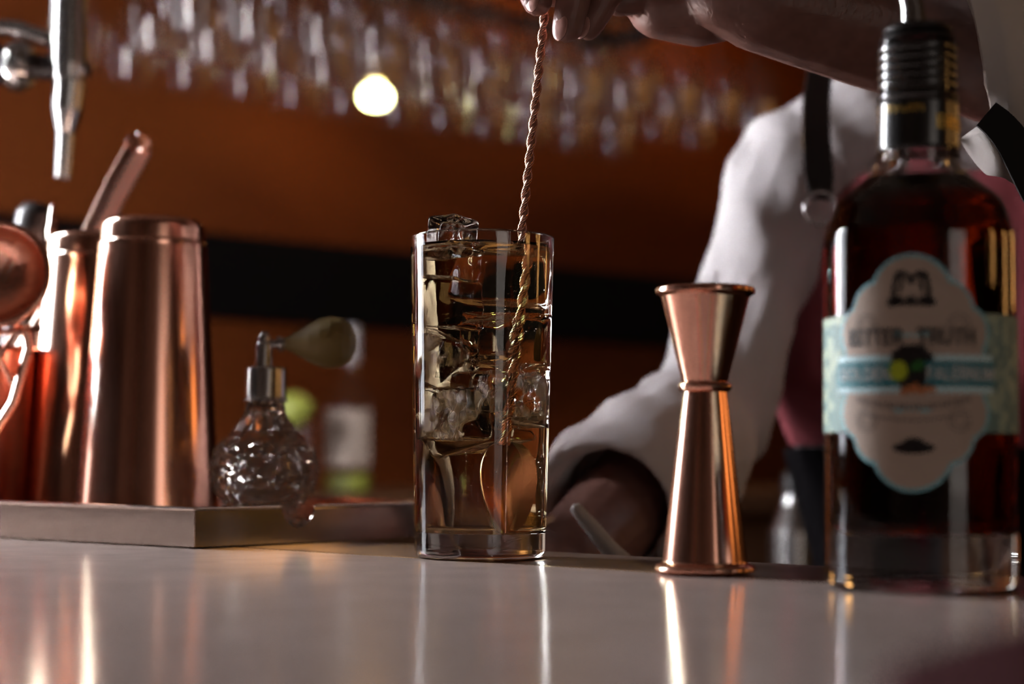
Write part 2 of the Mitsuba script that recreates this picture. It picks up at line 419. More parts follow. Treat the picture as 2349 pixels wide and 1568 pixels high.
# ---------------------------------------------------------------- rack with hanging stemware
def stem_profile():
    # upside down: rim at z = 0, foot at z = 0.19
    bowl = [(0.0305, 0.0), (0.034, 0.018), (0.0365, 0.040), (0.036, 0.055), (0.031, 0.075), (0.021, 0.091), (0.009, 0.100), (0.0042, 0.108), (0.0036, 0.130), (0.0038, 0.165), (0.006, 0.178), (0.018, 0.1845), (0.0335, 0.188), (0.034, 0.1895), (0.0, 0.1905)]
    return fillet(bowl, 0.012, 3)
stem_ply = mikit.ply(lathe(stem_profile(), 24), 'mat_stem_glass', True)
RZ = 0.492
tag('glass_rack', 'dark overhead rack with rails from which the stemmed glasses hang', 'rack')
rails = (0.46, 0.60, 0.74)
for b in rails:
    for s in (-1, 1):
        add(num('glass_rack__rail'), roombox(-1.16, -0.16, b + s * .022 - .006, b + s * .022 + .006, RZ + .172, RZ + .180, 0.002), 'mat_black_matt')
for a in (-1.15, -0.17):
    add(num('glass_rack__crossbar'), roombox(a - .012, a + .012, 0.36, 0.80, RZ + .181, RZ + .200, 0.003), 'mat_black_matt')
    for b in (0.40, 0.76):
        add(num('glass_rack__hanger'), roombox(a - .006, a + .006, b - .006, b + .006, RZ + .20, ZC, 0.002), 'mat_black_matt')
for bi, b in enumerate(rails):
    for i in range(12):
        a = -1.09 + i * 0.0805 + rng.normal(0, 0.003) + (0.03 if bi % 2 else 0)
        p = room(a, b + rng.normal(0, 0.003), RZ + rng.normal(0, 0.001))
        k = num('stemmed_glass')
        scene[k] = {**stem_ply, 'to_world': T().translate(p.tolist()).rotate([0, 0, 1], float(rng.uniform(0, 360)))}
        order = ('first', 'second', 'third', 'fourth', 'fifth', 'sixth', 'seventh', 'eighth', 'ninth', 'tenth', 'eleventh', 'twelfth')[i]
        tag(k, f"upside down stemmed glass, {order} from the left in the {('back', 'middle', 'front')[bi]} row of the overhead rack", 'glass', 'stemmed glasses hanging from the rack')

# ---------------------------------------------------------------- highball glass
gp = ground(1101, 1279); GX, GY = gp[0], gp[1]
ZL, HG = 0.1420, 0.1478            # liquid level, rim
def r_out(z): return 0.0300 + (0.0333 - 0.0300) * z / HG
def r_in(z): return r_out(z) - 0.0019
outer = fillet([(0, 0.0008), (0.022, 0.0004), (0.0300, 0.0002), (r_out(0.012), 0.012)], [0, 0.001, 0.0045, 0], 8)
rim = [(r_out(HG) - 0.00095 + 0.00105 * math.cos(t), HG - 0.00095 + 0.00105 * math.sin(t)) for t in np.linspace(0, math.pi, 9)]
prof = list(outer) + [(r_out(z), z) for z in np.linspace(0.02, HG - 0.002, 12)] + rim + [(r_in(HG - 0.003), HG - 0.003), (r_in(ZL), ZL)]
tag('highball_glass', 'tall clear highball glass full of amber drink and ice at the centre', 'glass')
add('highball_glass__body', lathe(prof, 128, at_=(GX, GY, 0)), 'mat_glass', 40)
ZB = 0.0118
inner = fillet([(r_in(ZL), ZL), (r_in(0.06), 0.06), (r_in(ZB), ZB), (0.012, ZB - 0.0004), (0, ZB - 0.0006)], [0, 0, 0.0035, 0.001, 0], 8)
add('highball_glass__inner_wall', lathe(inner, 128, at_=(GX, GY, 0)), 'mat_glass_drink', 40)

# ---- bar spoon
tipS, topS = at(1146, 1020, 0.8365), at(1249, 36, 0.8385)
dS = (topS - tipS) / np.linalg.norm(topS - tipS)
topX = topS + dS * 0.10
Ls = np.linalg.norm(topX - tipS)
def twist_rod(p0, p1, w, t, pitch, n=16, per=12):
    L = np.linalg.norm(p1 - p0); R = rot_to(p1 - p0)
    k = int(L / pitch * per)
    rings = []
    ang = np.arange(n) * 2 * math.pi / n
    v, f = [], []
    for i in range(k + 1):
        a0 = 2 * math.pi * (i / per)
        rr = t + (w - t) * np.abs(np.cos(ang)) ** 1.5
        v.append(np.stack([rr * np.cos(ang + a0), rr * np.sin(ang + a0), np.full(n, L * i / k)], 1))
    v = np.vstack(v)
    for i in range(k):
        for j in range(n):
            q = (j + 1) % n
            f += [[i * n + j, i * n + q, (i + 1) * n + q], [i * n + j, (i + 1) * n + q, (i + 1) * n + j]]
    v = np.vstack([v, [0, 0, 0], [0, 0, L]]); e = len(v) - 2
    for j in range(n):
        q = (j + 1) % n
        f += [[e, q, j], [e + 1, k * n + j, k * n + q]]
    return moved(trimesh.Trimesh(v, f, process=False), R, p0)
tag('bar_spoon', 'long copper bar spoon with twisted stem held upright in the highball glass', 'spoon')
stem = twist_rod(tipS, topX, 0.00225, 0.00115, 0.0165, 18, 14)
add('bar_spoon__stem', stem, 'mat_copper_stem', 50)
def spoon_bowl():
    """Teardrop bowl, concave to the camera: length along -z from the neck, thin shell."""
    nu, nv = 26, 17
    Lb, Wb = 0.043, 0.0115
    top, bot = [], []
    for i in range(nu):
        s = i / (nu - 1)
        w = Wb * (math.sin(math.pi * min(1, s ** 0.72 * 0.5 / 0.5)) ** 0.62 if 0 < s < 1 else 0.0) + 0.0016 * (1 - s) ** 3
        for j in range(nv):
            t = j / (nv - 1) * 2 - 1
            d = 0.0062 * (1 - t * t) * math.sin(math.pi * min(1, s * 1.02)) ** 0.8 if 0 < s < 1 else 0
            top.append([w * t, d + 0.004 * s * s, -Lb * s])
            bot.append([w * t * 1.03, d + 0.0009 + 0.004 * s * s, -Lb * s])
    v = np.array(top + bot); n = nu * nv
    f = []
    for i in range(nu - 1):
        for j in range(nv - 1):
            a, b, c, e = i * nv + j, i * nv + j + 1, (i + 1) * nv + j + 1, (i + 1) * nv + j
            f += [[a, b, c], [a, c, e], [n + a, n + c, n + b], [n + a, n + e, n + c]]
    for i in range(nu - 1):
        for j in (0, nv - 1):
            a, e = i * nv + j, (i + 1) * nv + j
            q = [[a, e, n + e], [a, n + e, n + a]]
            f += q if j == 0 else [x[::-1] for x in q]
    return trimesh.Trimesh(v, f, process=True)
bowl = spoon_bowl()
Rb = rotz(math.radians(38)) @ trimesh.transformations.rotation_matrix(math.radians(-7), [0, 1, 0])[:3, :3]
add('bar_spoon__bowl', moved(bowl, Rb, tipS + np.array([0.0002, 0, 0.0015])), 'mat_copper_spoon', 60)

# ---- ice
spoon_keep = chain([(*(tipS + dS * 0.14), 0.003), (*tipS, 0.003)]) + m3.Manifold.hull_points(np.array(moved(bowl, Rb, tipS).vertices)).translate([0, 0, 0])
cubes = [(-14.5, -2, .1475, 19, 0), (7, 10, .1290, 27, 0), (-14, -4, .1170, 25, 0), (9, 7, .1000, 25, 0), (-15, 3, .0900, 25, 0), (3, -15, .0990, 20, 0), (15, 10, .0735, 24, 1), (-12, -8, .0655, 25, 1), (-3, 14, .0610, 25, 0), (0, -12, .0760, 20, 1)]
inside = to_man(lathe([(0, ZB + .002), (r_in(ZB) - .0035, ZB + .002), (r_in(ZB + .004) - .0006, ZB + .005), (r_in(HG) - .0006, HG - .001), (r_in(HG) - .0006, .2), (0, .2)], 64, at_=(GX, GY, 0)))
placed = spoon_keep
ice_words = ['dark ice cube poking up above the rim of the highball glass', 'large clear ice cube at the top of the drink behind the spoon stem', 'clear ice cube high on the left of the drink', 'large clear ice cube right of the middle of the drink',
             'clear ice cube half way down the left of the drink', 'clear ice cube in front of the middle of the drink', 'cloudy ice cube low on the right of the drink above the spoon bowl', 'cloudy white ice cube low on the left of the drink',
             'clear ice cube at the back near the bottom of the drink', 'frosty white ice cube low in the middle of the drink beside the spoon']
wet_polys = []
for i, (x, y, z, s, frosty) in enumerate(cubes):
    c = np.array([GX + x * 1e-3, GY + y * 1e-3, z])
    R = trimesh.transformations.random_rotation_matrix(rng.random(3))[:3, :3]
    if i != 0 and rng.random() < 0.8:      # mostly upright, turned a little
        R = rotz(rng.uniform(0, 1.57)) @ trimesh.transformations.rotation_matrix(rng.normal(0, 0.35), [1, 0.3, 0])[:3, :3]
    h = s * 0.5e-3; r = 0.0022
    pts = [ball(R @ (np.array([a, b, e]) * (h - r) * rng.uniform(0.86, 1.0, 3)), r * rng.uniform(0.6, 1.3), 10) for a in (-1, 1) for b in (-1, 1) for e in (-1, 1)]
    q = hull(*pts).translate(c.tolist())
    q = (q ^ inside)
    keep = q
    q = q - placed
    parts = q.decompose()
    if not parts: continue
    q = max(parts, key=lambda m: m.volume())
    placed = placed + hull(*[p for p in pts]).scale([1.03] * 3).translate(c.tolist())
    k = num('ice_cube')
    tag(k, ice_words[i], 'ice cube', None)
    q = q.refine_to_length(0.0016)
    tm = to_tm(q); tm = trimesh.Trimesh(tm.vertices, tm.faces, process=True)
    trimesh.smoothing.filter_taubin(tm, lamb=0.5, nu=0.52, iterations=6)
    tm = displaced(tm, lambda v: 0.0011 * (meshkit.fbm(v * 110, 2, seed=i) - 0.5))
    if z > 0.135 and tm.bounds[1][2] > ZL:
        hi = tm.slice_plane([0, 0, ZL], [0, 0, 1]); lo = tm.slice_plane([0, 0, ZL], [0, 0, -1])
        sec = tm.section([0, 0, 1], [0, 0, ZL])
        pts2 = np.vstack([sec.vertices[e.points] for e in sec.entities])[:, :2]
        wet_polys.append(sg.MultiPoint(pts2).convex_hull)
        if len(hi.faces): add(k + '__dry_tip', hi, 'mat_ice_air', True)
        add(k + '__body', lo, 'mat_ice', True)
    else:
        add(k + '__body', tm, 'mat_ice', True)
    # cracks (thin air gaps) inside
    if frosty or i in (0, 4):
        for q_ in range(4 if frosty else 1):
            a, b = np.meshgrid(np.linspace(-1, 1, 26), np.linspace(-1, 1, 26))
            g = np.stack([a, b, a * 0], -1).reshape(-1, 3) * h * 0.85
            g[:, 2] = (meshkit.fbm(g * 130 + q_ * 9, 2, seed=40 + i) - 0.5) * h * 0.9
            g = g @ rot_to(np.array([-.72, -.66, .15]) + rng.normal(0, .25, 3)).T + c + R @ (rng.uniform(-.45, .45, 3) * h)
            f = [[r0 * 26 + c0, r0 * 26 + c0 + 1, (r0 + 1) * 26 + c0 + 1] for r0 in range(25) for c0 in range(25)] + [[r0 * 26 + c0, (r0 + 1) * 26 + c0 + 1, (r0 + 1) * 26 + c0] for r0 in range(25) for c0 in range(25)]
            sheet = trimesh.Trimesh(g, f, process=False)
            ok = np.array(trimesh.Trimesh(tm.vertices, tm.faces).contains(sheet.triangles_center)) if tm.is_watertight else np.ones(len(f), bool)
            if ok.sum() > 20:
                sheet.update_faces(ok)
                add(num(k + '__frost'), trimesh.Trimesh(sheet.vertices, sheet.faces, process=False), 'mat_frost', True)

# ---- the drink: surface, bubbles
tag('drink', 'amber mixed drink filling the highball glass', 'drink')
disc = sg.Point(GX, GY).buffer(r_in(ZL) - 1e-5, 48)
for w in wet_polys: disc = disc.difference(w.buffer(-0.0002))
def meniscus(poly):
    v, f = trimesh.creation.triangulate_polygon(poly, engine='earcut')
    m = trimesh.Trimesh(np.column_stack([v, np.full(len(v), ZL)]), np.column_stack([f]), process=True)
    for _ in range(3): m = m.subdivide()
    d = r_in(ZL) - np.hypot(m.vertices[:, 0] - GX, m.vertices[:, 1] - GY)
    vv = np.array(m.vertices); vv[:, 2] += 0.0011 * np.exp(-np.maximum(d, 0) / 0.0012) + 0.0003 * (meshkit.noise(vv * 120) - 0.5)
    m = trimesh.Trimesh(vv, m.faces, process=False)
    if m.face_normals[:, 2].mean() < 0: m.invert()
    return m
add('drink__surface', meniscus(disc if disc.geom_type == 'Polygon' else max(disc.geoms, key=lambda g: g.area)), 'mat_drink_top', True)
bub = []
ico = trimesh.creation.icosphere(1)
while len(bub) < 240:
    a, rr = rng.uniform(0, 6.283), math.sqrt(rng.random()) * 0.0292
    z = rng.uniform(0.015, ZL - 0.003)
    b_ = ico.copy(); b_.apply_scale(rng.uniform(0.00012, 0.00042)); b_.apply_translation([GX + rr * math.cos(a), GY + rr * math.sin(a), z]); bub.append(b_)
add('drink__bubbles', trimesh.util.concatenate(bub), 'mat_bubble', True, kind='stuff')

# ---------------------------------------------------------------- jigger
jp = ground(1617, 1316)
tag('jigger', 'copper double cone jigger standing between the highball glass and the bottle', 'jigger')
def place(m, p): return moved(m, None, (p[0], p[1], p[2] if len(p) > 2 else 0))
low = fillet([(0.0150, 0.0012), (0.0186, 0.0008), (0.0202, 0.0014), (0.0203, 0.0026), (0.0192, 0.0038), (0.0170, 0.0046), (0.0088, 0.0738), (0.0080, 0.0738), (0.0160, 0.0046), (0.0150, 0.0012)], [0, .001, .001, .001, .001, .0012, .0005, .0005, .001, 0])
add('jigger__large_cup', place(lathe(low, 96), jp), 'mat_copper', 40)
hi = fillet([(0.0080, 0.0762), (0.0089, 0.0762), (0.0178, 0.1115), (0.0188, 0.1124), (0.0200, 0.1130), (0.0201, 0.1148), (0.0190, 0.1156), (0.0176, 0.1150), (0.0168, 0.1124), (0.0080, 0.0785), (0, 0.0785)], [0, .0003, .001, .0006, .0006, .0008, .0006, .0006, .001, .001, 0])
add('jigger__small_cup', place(lathe(hi, 96), jp), 'mat_copper', 40)
add('jigger__collar', place(torus(0.0086, 0.0022, 0.0752, 96, 16), jp), 'mat_copper', True)

# ---------------------------------------------------------------- big bottle
bp = ground(2113, 1348)
tag('liqueur_bottle', 'dark brown liqueur bottle with pale scalloped label on the right of the counter', 'bottle')
RB = 0.0345
ol = fillet([(0, 0.004), (0.022, 0.003), (0.027, 0.0003), (RB, 0.0003), (RB, 0.128), (0.0300, 0.1415), (0.0185, 0.1502), (0.0145, 0.1595), (0.0138, 0.2000)], [0, .003, .002, .0055, .012, .012, .009, .01, 0], 8)
il = [(0.0098, 0.2000), (0.0102, 0.160), (0.0128, 0.1500)]
add('liqueur_bottle__body', place(lathe(list(ol) + [(0.0098, 0.2000)] + [(0.0100, 0.165), (0.0112, 0.1545)], 96), bp), 'mat_glass', 40)
ZRL = 0.1470
il = fillet([(0.0112, 0.1545), (0.0148, 0.1478), (0.0278, 0.1385), (RB - .0028, 0.1265), (RB - .0028, 0.0195), (0.014, 0.0205), (0, 0.0225)], [0, .004, .01, .010, .006, .004, 0], 8)
air = [p for p in il if p[1] > ZRL]; wet = [p for p in il if p[1] <= ZRL]
r_top = np.interp(ZRL, [wet[0][1], air[-1][1]], [wet[0][0], air[-1][0]])
air = air + [np.array([r_top, ZRL])]; wet = [np.array([r_top, ZRL])] + wet
add('liqueur_bottle__neck_lining', place(lathe(air, 96), bp), 'mat_glass', 40)
add('liqueur_bottle__inner_wall', place(lathe(wet, 96), bp), 'mat_rum', 40)
add('liqueur_bottle__liquid_top', place(lathe([(r_top, ZRL), (0, ZRL)], 96), bp), 'mat_rum_top', 40)
# label
PH = math.radians(-17)
diffuse('mat_label', (0.40, 0.315, 0.255), 0.6, 0.2)
diffuse('mat_label_teal', (0.22, 0.50, 0.55), 0.5, 0.3)
def band_fn(p, n, uv):
    g = fbm((p.x + p.y) * 260, p.z * 260, 2.0, 3)
    return mix(mi.Color3f(0.13, 0.22, 0.20), mi.Color3f(0.33, 0.40, 0.30), smoothstep(0.4, 0.62, g))
diffuse('mat_band', proc(band_fn), 0.55, 0.25)
diffuse('mat_ink', (0.012, 0.010, 0.010), 0.6, 0.2)
diffuse('mat_teal_ink', (0.01, 0.16, 0.19), 0.5, 0.2)
diffuse('mat_pale_ink', (0.55, 0.75, 0.78), 0.5, 0.2)
diffuse('mat_letter', (0.62, 0.62, 0.60), 0.5, 0.2)
diffuse('mat_green', (0.02, 0.12, 0.02), 0.5, 0.3)
diffuse('mat_lime_ink', (0.35, 0.42, 0.02), 0.5, 0.3)
diffuse('mat_almond', (0.42, 0.15, 0.05), 0.5, 0.3)
diffuse('mat_grey_ink', (0.17, 0.13, 0.11), 0.6, 0.2)
ZM = 0.0768
def lab(key, poly, mat, base, label=None, t=0.0002):
    add(key, place(wrap(poly, RB, PH, ZM, t, base), bp), mat, 20, label=label)
lab('liqueur_bottle__band', sg.box(-0.1080, -0.0208, 0.1080, 0.0208), 'mat_band', 0.0001, 'teal and olive patterned paper band')
sh = sg.box(-0.0255, -0.0125, 0.0255, 0.0125)
for s in (-1, 1):
    sh = sh.union(sg.Point(0, s * 0.0268).buffer(0.0136, 24))
    for q in (-1, 1):
        sh = sh.union(sg.Point(q * 0.0115, s * 0.0215).buffer(0.0098, 24)).union(sg.Point(q * 0.0185, s * 0.0140).buffer(0.0088, 24))
lab('liqueur_bottle__label_edge', sh.buffer(0.0012), 'mat_label_teal', 0.0004, 'pale teal border of the label')
lab('liqueur_bottle__label', sh, 'mat_label', 0.0006, 'beige scalloped paper label')
lab('liqueur_bottle__ribbon', sg.box(-0.0300, -0.0072, 0.0300, 0.0062), 'mat_pale_ink', 0.0008, 'pale blue ribbon across the label')
lab('liqueur_bottle__ribbon_field', sg.box(-0.0305, -0.0048, 0.0312, 0.0038), 'mat_teal_ink', 0.0010, 'teal stripe')
def lettering(key, s, x0, w, z, h, mat, base, bold=True):
    m = text_fit(s, w, h, 0.0002, bold)
    m.apply_translation([x0, z - ZM, 0])
    add(key, place(bend(m, RB + base, PH, ZM), bp), mat, False, label=f'lettering {s}')
lettering('liqueur_bottle__name', 'BITTER', -0.0238, 0.0208, 0.0866, 0.0054, 'mat_ink', 0.0008, 2)
lettering('liqueur_bottle__name_001', 'TRUTH', 0.0018, 0.0208, 0.0866, 0.0054, 'mat_ink', 0.0008, 2)
lettering('liqueur_bottle__kind_name', 'GOLDEN', -0.0285, 0.0215, 0.0741, 0.0046, 'mat_letter', 0.0012)
lettering('liqueur_bottle__kind_name_001', 'FALERNUM', 0.0052, 0.0255, 0.0741, 0.0046, 'mat_letter', 0.0012)
E = lambda x, y, a, b, r=0: affinity.translate(affinity.rotate(affinity.scale(sg.Point(0, 0).buffer(1, 16), a, b), r), x, y)
leaf = E(-.001, .0070, .0062, .0022, 12).union(E(.003, .0064, .0050, .0020, -24)).union(E(-.004, .006, .004, .002, 50)).union(E(0, -.0005, .0052, .0066))
lab('liqueur_bottle__leaves', leaf, 'mat_ink', 0.0013, 'dark leaves')
lab('liqueur_bottle__lime', E(-.0045, 0.0005, .0032, .0036), 'mat_lime_ink', 0.0015, 'yellow green lime')
lab('liqueur_bottle__leaf', E(.0022, .0022, .0026, .0016, 20), 'mat_green', 0.0015, 'small green leaf')
for i, (x, y, r) in enumerate([(-.002, -.0062, 35), (.0008, -.0056, 55), (.0036, -.0064, 10), (.0062, -.0058, -12)]):
    lab(num('liqueur_bottle__almond'), E(x, y, .0023, .0011, r), 'mat_almond', 0.0015, 'brown almond' if i == 0 else None)
crest = sg.LineString([(-.0075, .0240), (.0075, .0240)]).buffer(.0007).union(E(0, .0250, .0020, .0017))
for q in (-1, 1):
    crest = crest.union(E(q * .0055, .0248, .0030, .0018, q * -12))
    crest = crest.union(sg.LineString([(q * .0062, .0262), (q * .0060, .0300), (q * .0050, .0334), (q * .0026, .0346), (q * .0008, .0332), (0, .0312)]).buffer(.0008))
    crest = crest.union(sg.LineString([(q * .0036, .0338), (q * .0030, .0312), (q * .0040, .0285)]).buffer(.0006))
    crest = crest.union(E(q * .0040, .0341, .0021, .0012, q * -25))
lab('liqueur_bottle__crest', crest, 'mat_ink', 0.0008, 'small dark crest')
lab('liqueur_bottle__seal', E(0.0005, -.0262, .0072, .0021).union(E(0.0005, -.0255, .0042, .0028)), 'mat_ink', 0.0008, 'dark lens shaped seal')
for i, (yy, w, hh) in enumerate([(-.0120, .040, .0022), (-.0166, .036, .0007)]):
    if i == 0:
        k0 = 26; shp = []
        for j in range(k0):
            x = (j / (k0 - 1) - .5) * w
            shp.append(affinity.rotate(sg.box(x - .00055, yy + 7.0 * x * x - hh / 2, x + .00055 * (1 if j % 3 else .3), yy + 7.0 * x * x + hh / 2), math.degrees(math.atan(14 * x))))
        poly = shapely.union_all(shp)
    else:
        xs = np.linspace(-w / 2, w / 2, 24)
        poly = sg.LineString([(x, yy + 7.0 * x * x) for x in xs]).buffer(hh / 2)
    lab(f'liqueur_bottle__{"motto_line" if i == 0 else "flourish"}', poly, 'mat_grey_ink', 0.0008)
for q in (-1, 1):
    for s in (-1, 1):
        lab(num('liqueur_bottle__scroll'), sg.Point(q * .0165, s * .0165).buffer(.0042).difference(sg.Point(q * .0165, s * .0165).buffer(.0037)).union(sg.Point(q * .0165, s * .0165).buffer(.0024).difference(sg.Point(q * .0165, s * .0165).buffer(.0020))), 'mat_grey_ink', 0.0008)
# capsule, pourer
cap = [(0.0146, 0.1592), (0.0149, 0.1600)]
z = 0.1602
cap += [(0.0148, 0.1605), (0.0147, 0.1765), (0.0141, 0.1775), (0.0147, 0.1788), (0.0145, 0.1800), (0.0140, 0.1808)]
for i in range(5): cap += [(0.0138, 0.1818 + i * .0034), (0.0143, 0.1828 + i * .0034), (0.0143, 0.1842 + i * .0034), (0.0138, 0.1850 + i * .0034)]
cap += [(0.0138, 0.1995), (0.0132, 0.2020), (0.0098, 0.2032)]
scene['mat_capsule'] = {'type': 'twosided', 'bsdf': {'type': 'principled', 'base_color': rgb(0.006, 0.006, 0.006), 'roughness': 0.22, 'specular': 0.6, 'clearcoat': 0.6, 'clearcoat_gloss': 0.9}}
add('liqueur_bottle__capsule', place(lathe(fillet(cap, 0.0006, 3), 64), bp), 'mat_capsule', 40, label='black foil neck capsule with grooves')
m = text_fit('Bitter', 0.0190, 0.0050); m.apply_translation([0.0, 0.1662, 0])
add('liqueur_bottle__capsule_lettering', place(bend(m, 0.0148, math.radians(14), 0), bp), 'mat_gold', False, label='gold lettering Bitter')
m = text_fit('Truth', 0.0150, 0.0030); m.apply_translation([0.0, 0.1722, 0])
add('liqueur_bottle__capsule_lettering_001', place(bend(m, 0.0148, math.radians(-62), 0), bp), 'mat_gold', False, label='small gold lettering')
tag('pour_spout', 'black and metal pour spout stuck in the top of the liqueur bottle', 'pourer')
add('pour_spout__collar', place(lathe(fillet([(0, 0.2030), (0.0118, 0.2034), (0.0128, 0.2045), (0.0112, 0.2062), (0.0060, 0.2074), (0.0, 0.2074)], 0.0006, 4), 48), bp), 'mat_black', 40)
add('pour_spout__tube', tube([bp + [-.001, 0, .205], bp + [-.0016, 0, .213], bp + [-.004, 0, .224], bp + [-.010, -.002, .236], bp + [-.018, -.004, .244]], [0.0048, 0.0042, 0.0036, 0.0033, 0.0032], 20), 'mat_chrome', 40)

# ---------------------------------------------------------------- tray
tag('tray', 'polished metal serving tray carrying the shakers and atomizer', 'tray')
C0 = ground(445, 1258)[:2]
dl, dr_ = np.array([-.788, .616]), np.array([.616, .788])
TL, TR, TH = 0.36, 0.205, 0.0189
def tray_pt(l, r, z): return np.array([*(C0 + dl * l + dr_ * r), z])
Rt = np.stack([np.append(dr_, 0), np.append(dl, 0), [0, 0, 1.0]], 1)
def tbox(l0, l1, r0, r1, z0, z1, ch=0.0004):
    return rbox(r1 - r0, l1 - l0, z1 - z0, ch, tray_pt((l0 + l1) / 2, (r0 + r1) / 2, (z0 + z1) / 2), Rt)
add('tray__floor', tbox(0.001, TL, 0.001, TR, 0.0008, 0.0028), 'mat_tray')
add('tray__wall', tbox(0, TL, 0, 0.0012, 0.0006, TH), 'mat_tray')
notch = to_man(tbox(0, 0.0012, 0, TR, 0.0006, TH))
cyl = m3.Manifold.cylinder(0.02, 0.0125, 0.0125, 40, True)
cm = to_tm(cyl); cm = moved(cm, rot_to(np.append(dl, 0)), tray_pt(0, 0.073, TH + 0.002))
wl = to_tm(notch - to_man(cm)); wv = np.array(wl.vertices); wv += np.append(dl, 0) * (wv[:, 2:3] * math.tan(math.radians(2.0)))
add('tray__wall_001', trimesh.Trimesh(wv, wl.faces, process=False), 'mat_tray')
add('tray__wall_002', tbox(TL - 0.0012, TL, 0, TR, 0.0006, TH), 'mat_tray')
add('tray__wall_003', tbox(0, TL, TR - 0.0012, TR, 0.0006, TH), 'mat_tray')
for i, (a, b, c, d) in enumerate([(-0.0012, TL + .0012, -0.0014, 0.0014), (TL - .0014, TL + .0014, -.0014, TR + .0014), (-0.0012, TL + .0012, TR - .0014, TR + .0014), (-0.0002, 0.0026, -.0014, 0.060), (-0.0002, 0.0026, 0.086, TR + .0014)]):
    add(num('tray__rolled_rim'), tbox(a, b, c, d, TH - 0.0004, TH + 0.0016, 0.0009), 'mat_tray')

# ---------------------------------------------------------------- shakers
def shaker(px, d, label, zs=1.03):
    k = num('shaker_tin')
    tag(k, label, 'shaker')
    p = at(px, 1044, d); p[2] = 0.003
    H = 0.175 * zs
    kk = 1.03
    prof = fillet([(0.0405, 0.0), (0.0412, 0.0008), (0.0409, 0.0026), (0.0403, 0.0036), (0.0302, H * .905), (0.0303, H * .917), (0.0292, H * .925), (0.0287, H - .0006), (0.0, H)], [0, .0008, .001, .001, .002, .0006, .001, .0055, 0], 8)
    bodyp = [(x[0] * kk, x[1]) for x in prof]
    tm = lathe(bodyp, 128)
    v = np.array(tm.vertices); a = np.arctan2(v[:, 1], v[:, 0]); rr = np.hypot(v[:, 0], v[:, 1])
    w = 1 + 0.0012 * np.sin(3 * a + 20 * v[:, 2]) * (rr > 0.02)
    v[:, 0] *= w; v[:, 1] *= w
    add(k + '__body', moved(trimesh.Trimesh(v, tm.faces, process=False), None, p), 'mat_copper', 40)
    add(k + '__mouth_bead', moved(torus(0.0408 * kk, 0.0012, 0.0013, 96, 10), None, p), 'mat_copper', True)
    return p
s1 = shaker(342, 1.065, 'copper shaker tin standing upside down on the tray, nearest and tallest')
s2 = shaker(210, 1.14, 'copper shaker tin behind the nearest one, its left half showing')

# ---------------------------------------------------------------- atomizer
ap = at(607, 1044, 1.015); ap[2] = 0.003
AS = 1.06
tag('atomizer', 'cut glass perfume atomizer with olive rubber bulb beside the copper shakers', 'atomizer')
def crystal():
    zs = fillet([(0, 0.0008), (0.0195, 0.0), (0.0225, 0.003), (0.0215, 0.0075), (0.0170, 0.0105), (0.0175, 0.0130), (0.0255, 0.0215), (0.0285, 0.0330), (0.0255, 0.0445), (0.0170, 0.0530), (0.0105, 0.0620), (0.0092, 0.0690), (0, 0.0692)], [0, .0005, .001, .001, .001, .002, .006, .006, .006, .006, .004, .0005, 0], 5)
    # resample finely
    L = np.r_[0, np.cumsum(np.linalg.norm(np.diff(zs, axis=0), axis=1))]
    s = np.linspace(0, L[-1], 150)
    p = np.stack([np.interp(s, L, zs[:, 0]), np.interp(s, L, zs[:, 1])], 1)
    n = 192
    tm = lathe(p, n)
    v = np.array(tm.vertices); r = np.hypot(v[:, 0], v[:, 1]); a = np.arctan2(v[:, 1], v[:, 0]); z = v[:, 2]
    nd = 14
    u1 = a * nd / (2 * math.pi) + z / 0.0108; u2 = a * nd / (2 * math.pi) - z / 0.0108
    tri = lambda x: np.abs((x % 1.0) - 0.5) * 2
    dia = np.minimum(tri(u1), tri(u2))                       # V grooves on a diamond lattice
    star = np.minimum(tri(u1 * 2 + .5), tri(u2 * 2 + .5))
    body = np.clip((z - 0.0125) / 0.004, 0, 1) * np.clip((0.050 - z) / 0.005, 0, 1)
    neck = np.clip((z - 0.050) / 0.004, 0, 1) * np.clip((0.069 - z) / 0.002, 0, 1)
    foot = np.clip((0.0105 - z) / 0.002, 0, 1)
    off = body * (0.0046 * np.minimum(dia, 0.62) + 0.0016 * np.minimum(star, .5)) - body * 0.0028 + neck * 0.0012 * (np.abs(np.cos(a * 7)) - 0.6) + foot * 0.0012 * (np.abs(np.cos(a * 10)) - .5)
    k = np.where(r > 0.004, (r + off) / np.maximum(r, 1e-6), 1)
    v[:, 0] *= k; v[:, 1] *= k
    return trimesh.Trimesh(v, tm.faces, process=False)
add('atomizer__glass_body', moved(crystal(), AS * np.eye(3), ap), 'mat_crystal', 25)
cav = fillet([(0, 0.016), (0.013, 0.0165), (0.020, 0.024), (0.0225, 0.033), (0.020, 0.042), (0.012, 0.050), (0.006, 0.060), (0.006, 0.067), (0, 0.067)], 0.004, 4)
scene['mat_cavity'] = {'type': 'dielectric', 'int_ior': 1.0, 'ext_ior': 1.54}
add('atomizer__hollow', moved(lathe(cav, 48), AS * np.eye(3), ap), 'mat_cavity', True)
col = fillet([(0, 0.0685), (0.0112, 0.0685), (0.0116, 0.0692), (0.0114, 0.0700), (0.0107, 0.0708), (0.0105, 0.0858), (0.0095, 0.0868), (0, 0.0868)], 0.0004, 3)
tm = lathe(col, 120); v = np.array(tm.vertices); a = np.arctan2(v[:, 1], v[:, 0]); w = 1 + 0.012 * (np.abs(np.cos(a * 12)) - .5) * ((v[:, 2] > .0712) & (v[:, 2] < .0855)); v[:, 0] *= w; v[:, 1] *= w
add('atomizer__collar', moved(trimesh.Trimesh(v, tm.faces, process=False), AS * np.eye(3), ap), 'mat_chrome', 20, label='fluted silver collar')
